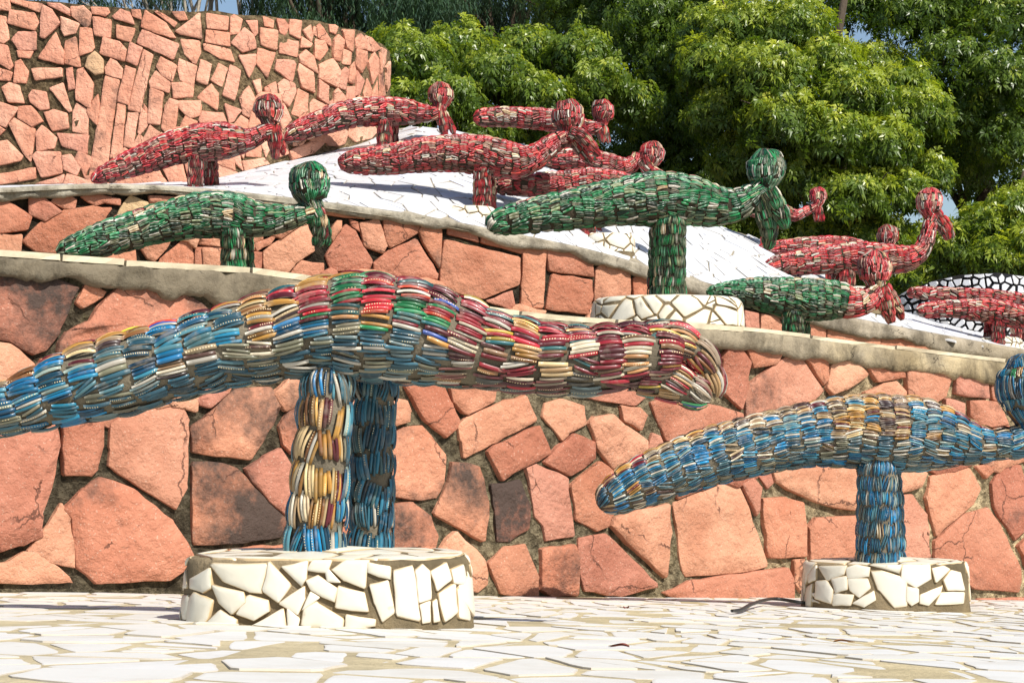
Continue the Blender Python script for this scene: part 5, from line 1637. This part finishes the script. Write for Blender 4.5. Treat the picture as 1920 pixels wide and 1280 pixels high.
def foliage(clumps, per, tmpl, rng, droop, scale=(0.8, 1.25), lit_young=0.35):
    """clumps: (centre, radius). Leaves sit in the outer shell of each clump, pointing out and down"""
    Vs = []; Ts = []
    for c, r in clumps:
        n = int(per * (r / 0.45) ** 2)
        sx, sy = scr(*c)
        if sx > 2010 or sy < -70: n = int(n * 0.55)      # past the picture: thinner is enough
        dr = rng.normal(size=(n, 3)); dr /= np.linalg.norm(dr, axis=1)[:, None]
        dr[:, 2] = np.where(dr[:, 2] < -0.5, -dr[:, 2] * 0.5, dr[:, 2])
        rad = r * (0.45 + 0.55 * rng.random(n) ** 0.4)
        squash = np.array((1.0, 1.0, 0.82))
        lump = 1 + 0.17 * np.sin(dr[:, 0] * 7 + c[0] * 9) * np.cos(dr[:, 2] * 6 + c[1] * 5) + 0.12 * np.sin(dr[:, 1] * 13 + c[2] * 7)
        pos = np.array(c) + dr * (rad * lump)[:, None] * squash
        out = dr.copy(); out[:, 2] = out[:, 2] * 0.9 + 0.15 - droop
        out += rng.normal(size=(n, 3)) * 0.38
        X = out / np.linalg.norm(out, axis=1)[:, None]
        up = np.tile(np.array((0, 0, 1.0)), (n, 1)) + dr * 0.5 + rng.normal(size=(n, 3)) * 0.35
        Y = np.cross(up, X); Y /= np.linalg.norm(Y, axis=1)[:, None] + 1e-9
        Zv = np.cross(X, Y)
        if tmpl is DROOP:
            ang = rng.random(n) * 6.283
            X = np.stack([np.cos(ang), np.sin(ang), 0 * ang], 1); Zv = np.tile(np.array((0, 0, 1.0)), (n, 1)); Y = np.cross(Zv, X)
        sc = rng.uniform(*scale, n)
        v = pos[:, None, :] + (X[:, None, :] * tmpl[None, :, 0:1] + Y[:, None, :] * tmpl[None, :, 1:2] + Zv[:, None, :] * tmpl[None, :, 2:3]) * sc[:, None, None]
        Vs.append(v.reshape(-1, 3))
        # outer upper leaves go yellow-green: new growth plus sunlight put into the colour
        tone = np.clip(0.13 + lit_young * np.clip(rad / r - 0.6, 0, 1) * 2.2 * (0.15 + 0.85 * np.clip(dr[:, 2] + 0.25, 0, 1)) + rng.normal(size=n) * 0.13, 0, 1)
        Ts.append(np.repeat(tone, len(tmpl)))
    V = np.concatenate(Vs); T = np.concatenate(Ts)
    return V, np.arange(len(V)).reshape(-1, 4), T

def limb_mesh(segs):
    """tapered limbs: list of (p0, p1, r0, r1) as bent tubes"""
    V = []; Fc = []
    rnd = random.Random(5)
    for p0, p1, r0, r1 in segs:
        p0 = np.array(p0, float); p1 = np.array(p1, float)
        l = np.linalg.norm(p1 - p0)
        mids = [p0 + (p1 - p0) * t + np.array((rnd.gauss(0, 0.05), rnd.gauss(0, 0.05), rnd.gauss(0, 0.03))) * l * (0 < t < 1) for t in (0, 0.3, 0.65, 1)]
        tb = Tube(mids, [r0, r0 + (r1 - r0) * 0.3, r0 + (r1 - r0) * 0.65, r1])
        v, f = tb.core(0.0, 6, 6)
        b = len(V)
        V.extend(v.tolist()); Fc.extend([tuple(b + i for i in q) for q in f])
    return V, Fc

def tree(name, label, px, d, ztop, clumps, per, tmpl, mat, barkm, seed, droop=0.18, trunk_r=0.12, lit_young=0.45, scale=(0.46, 0.80), group=None):
    rng = np.random.default_rng(seed)
    base = np.array(((px - 960) / F * d, d, 0.35))
    root = tag(empty(name, base), label, 'tree', group)
    top = base + np.array((0.1, 0.1, ztop * 0.55))
    v, f = limb_mesh([(base - np.array((0, 0, 0.3)), top, trunk_r, trunk_r * 0.6), (top, base + np.array((0.2, 0.2, ztop * 0.9)), trunk_r * 0.6, trunk_r * 0.2)])
    obj('trunk', v, f, barkm, root)
    segs = []
    order = sorted(clumps, key=lambda c: -c[1])[:22]
    for c, r in order:
        c = np.array(c)
        t = min(0.95, max(0.25, (c[2] - base[2]) / max(0.1, (top[2] - base[2])) * 0.75))
        st = base + (top - base) * t
        segs.append((st, c, trunk_r * 0.32, trunk_r * 0.07))
        for _ in range(3):
            e = c + rng.normal(size=3) * r * 0.5
            segs.append((c + (st - c) * 0.25, e, trunk_r * 0.09, trunk_r * 0.03))
    v, f = limb_mesh(segs)
    obj('limbs', v, f, barkm, root)
    V, Q, T = foliage(clumps, per, tmpl, rng, droop, scale, lit_young)
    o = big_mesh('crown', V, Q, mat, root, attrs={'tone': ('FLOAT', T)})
    o['kind'] = 'stuff'
    return root

def cl(x, y, rpx, d):
    return (P(x, y, d), rpx / F * d)

def build_trees():
    rnd = random.Random(77)
    gn = 'neem trees behind the slope'
    # left neem, low rounded clumps beside the tall wall
    c1 = [cl(790, 130, 75, 13.2), cl(755, 200, 55, 13.0), cl(860, 100, 70, 13.4), cl(840, 195, 70, 12.9), cl(930, 150, 75, 13.1), cl(985, 100, 60, 13.6), cl(900, 260, 70, 13.0), cl(770, 280, 60, 13.2),
          cl(1010, 190, 65, 13.0), cl(1085, 110, 70, 13.4), cl(1130, 165, 60, 13.1), cl(960, 300, 80, 13.4), cl(1060, 250, 70, 13.3), cl(700, 160, 60, 13.8), cl(740, 90, 50, 14.0), cl(1180, 200, 60, 13.3), cl(720, 320, 70, 13.6)]
    c1 += [cl(rnd.uniform(700, 1180), rnd.uniform(120, 420), rnd.uniform(60, 90), rnd.uniform(14.2, 15.2)) for _ in range(12)]
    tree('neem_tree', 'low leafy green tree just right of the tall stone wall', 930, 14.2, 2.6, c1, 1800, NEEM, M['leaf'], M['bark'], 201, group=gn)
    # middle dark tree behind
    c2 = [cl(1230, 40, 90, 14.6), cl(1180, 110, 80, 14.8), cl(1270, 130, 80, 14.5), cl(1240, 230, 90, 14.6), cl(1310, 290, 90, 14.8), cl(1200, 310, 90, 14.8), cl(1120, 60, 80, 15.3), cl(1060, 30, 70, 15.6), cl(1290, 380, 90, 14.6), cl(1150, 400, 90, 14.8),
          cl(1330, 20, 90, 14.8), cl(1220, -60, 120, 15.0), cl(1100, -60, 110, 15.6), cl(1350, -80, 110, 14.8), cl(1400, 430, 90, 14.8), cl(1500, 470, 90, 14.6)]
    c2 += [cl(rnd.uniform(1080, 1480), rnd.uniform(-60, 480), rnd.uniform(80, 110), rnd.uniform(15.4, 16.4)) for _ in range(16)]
    tree('neem_tree', 'dark green tree in the shade between the two bright ones', 1240, 15.4, 4.2, c2, 720, NEEM, M['leaf'], M['bark'], 202, lit_young=0.12, group=gn)
    # big bright tree
    c3 = [cl(1400, 70, 85, 12.8), cl(1480, 60, 80, 12.7), cl(1340, 130, 75, 12.7), cl(1440, 150, 85, 12.4), cl(1540, 130, 75, 12.6), cl(1600, 190, 75, 12.4), cl(1360, 220, 70, 12.6), cl(1470, 240, 85, 12.3), cl(1560, 270, 80, 12.3), cl(1650, 280, 75, 12.3),
          cl(1720, 220, 70, 12.6), cl(1690, 170, 60, 12.9), cl(1400, 300, 70, 12.7), cl(1500, 340, 75, 12.5), cl(1600, 380, 80, 12.3), cl(1680, 370, 70, 12.4), cl(1560, 440, 65, 12.8), cl(1640, 460, 70, 12.5), cl(1440, 390, 60, 13.0), cl(1700, 460, 55, 12.6), cl(1740, 330, 50, 12.8)]
    c3 += [cl(rnd.uniform(1320, 1720), rnd.uniform(60, 520), rnd.uniform(60, 90), rnd.uniform(13.4, 14.4)) for _ in range(14)]
    tree('neem_tree', 'big bright yellow-green tree filling the right half behind the birds', 1540, 13.4, 3.4, c3, 1850, NEEM, M['leaf'], M['bark'], 203, lit_young=0.6, group=gn)
    # right tree, higher and darker, and the low bush-like one
    c4 = [cl(1620, 20, 90, 14.0), cl(1720, 40, 95, 13.8), cl(1820, 30, 90, 13.8), cl(1900, 60, 90, 13.6), cl(1780, 120, 80, 13.6), cl(1870, 150, 85, 13.5), cl(1940, 180, 90, 13.6), cl(1820, 230, 80, 13.7), cl(1900, 280, 80, 13.6), cl(1800, 330, 70, 14.2), cl(1560, -40, 110, 14.2), cl(1700, -80, 120, 14.2), cl(1850, -80, 120, 14.0), cl(2000, -20, 130, 13.9), cl(2040, 120, 120, 14.0), cl(2060, 260, 120, 14.0), cl(1440, -60, 100, 14.2)]
    c4 += [cl(rnd.uniform(1560, 2150), rnd.uniform(-100, 480), rnd.uniform(80, 110), rnd.uniform(14.8, 15.8)) for _ in range(18)]
    tree('neem_tree', 'tall dark green tree at the upper right corner', 1800, 14.9, 4.4, c4, 850, NEEM, M['leaf'], M['bark'], 204, lit_young=0.22, group=gn)
    c5 = [cl(1850, 430, 65, 12.2), cl(1910, 400, 65, 12.2), cl(1800, 470, 55, 12.2), cl(1870, 490, 60, 12.0), cl(1940, 470, 70, 12.0), cl(1760, 500, 50, 12.3), cl(1720, 530, 45, 12.3), cl(1980, 420, 80, 12.3), cl(2040, 480, 90, 12.2), cl(1900, 540, 60, 12.3), cl(1800, 540, 60, 12.5), cl(1650, 530, 60, 12.6), cl(2020, 560, 80, 12.4), cl(1560, 510, 60, 13.2)]
    tree('neem_tree', 'low bright leafy tree at the right edge above the mosaic mound', 1880, 12.6, 1.9, c5, 1750, NEEM, M['leaf'], M['bark'], 205, lit_young=0.6, trunk_r=0.07, group=gn)
    # tall drooping trees beyond
    ge = 'tall drooping trees beyond'
    def dr(px0, px1, y0, y1, n, d, r0, r1):
        return [cl(rnd.uniform(px0, px1), rnd.uniform(y0, y1), rnd.uniform(r0, r1), d + rnd.uniform(-1, 1)) for _ in range(n)]
    tree('drooping_tree', 'far tree with a pale bare trunk rising behind the tall stone wall', 363, 21, 6.0, dr(120, 335, -160, 30, 13, 21, 30, 55) + dr(440, 480, -160, -30, 4, 21, 25, 35) + dr(200, 520, -400, -140, 16, 21, 40, 70), 230, DROOP, M['leaf_blue'], M['bark_pale'], 211, trunk_r=0.085, group=ge)
    tree('drooping_tree', 'far dark drooping tree above the end of the tall stone wall', 640, 20, 6.0, dr(460, 860, -120, 60, 30, 20, 45, 70) + dr(560, 740, 40, 110, 8, 20.5, 45, 60) + dr(450, 850, -400, -100, 18, 20, 60, 90), 250, DROOP, M['leaf_blue'], M['bark'], 212, group=ge)
    tree('drooping_tree', 'far bluish drooping tree over the low leafy one at the top centre', 960, 21, 6.5, dr(840, 1160, -120, 90, 26, 21, 40, 65) + dr(820, 1180, -420, -100, 18, 21, 60, 90), 230, DROOP, M['leaf_blue'], M['bark'], 213, group=ge)
build_trees()
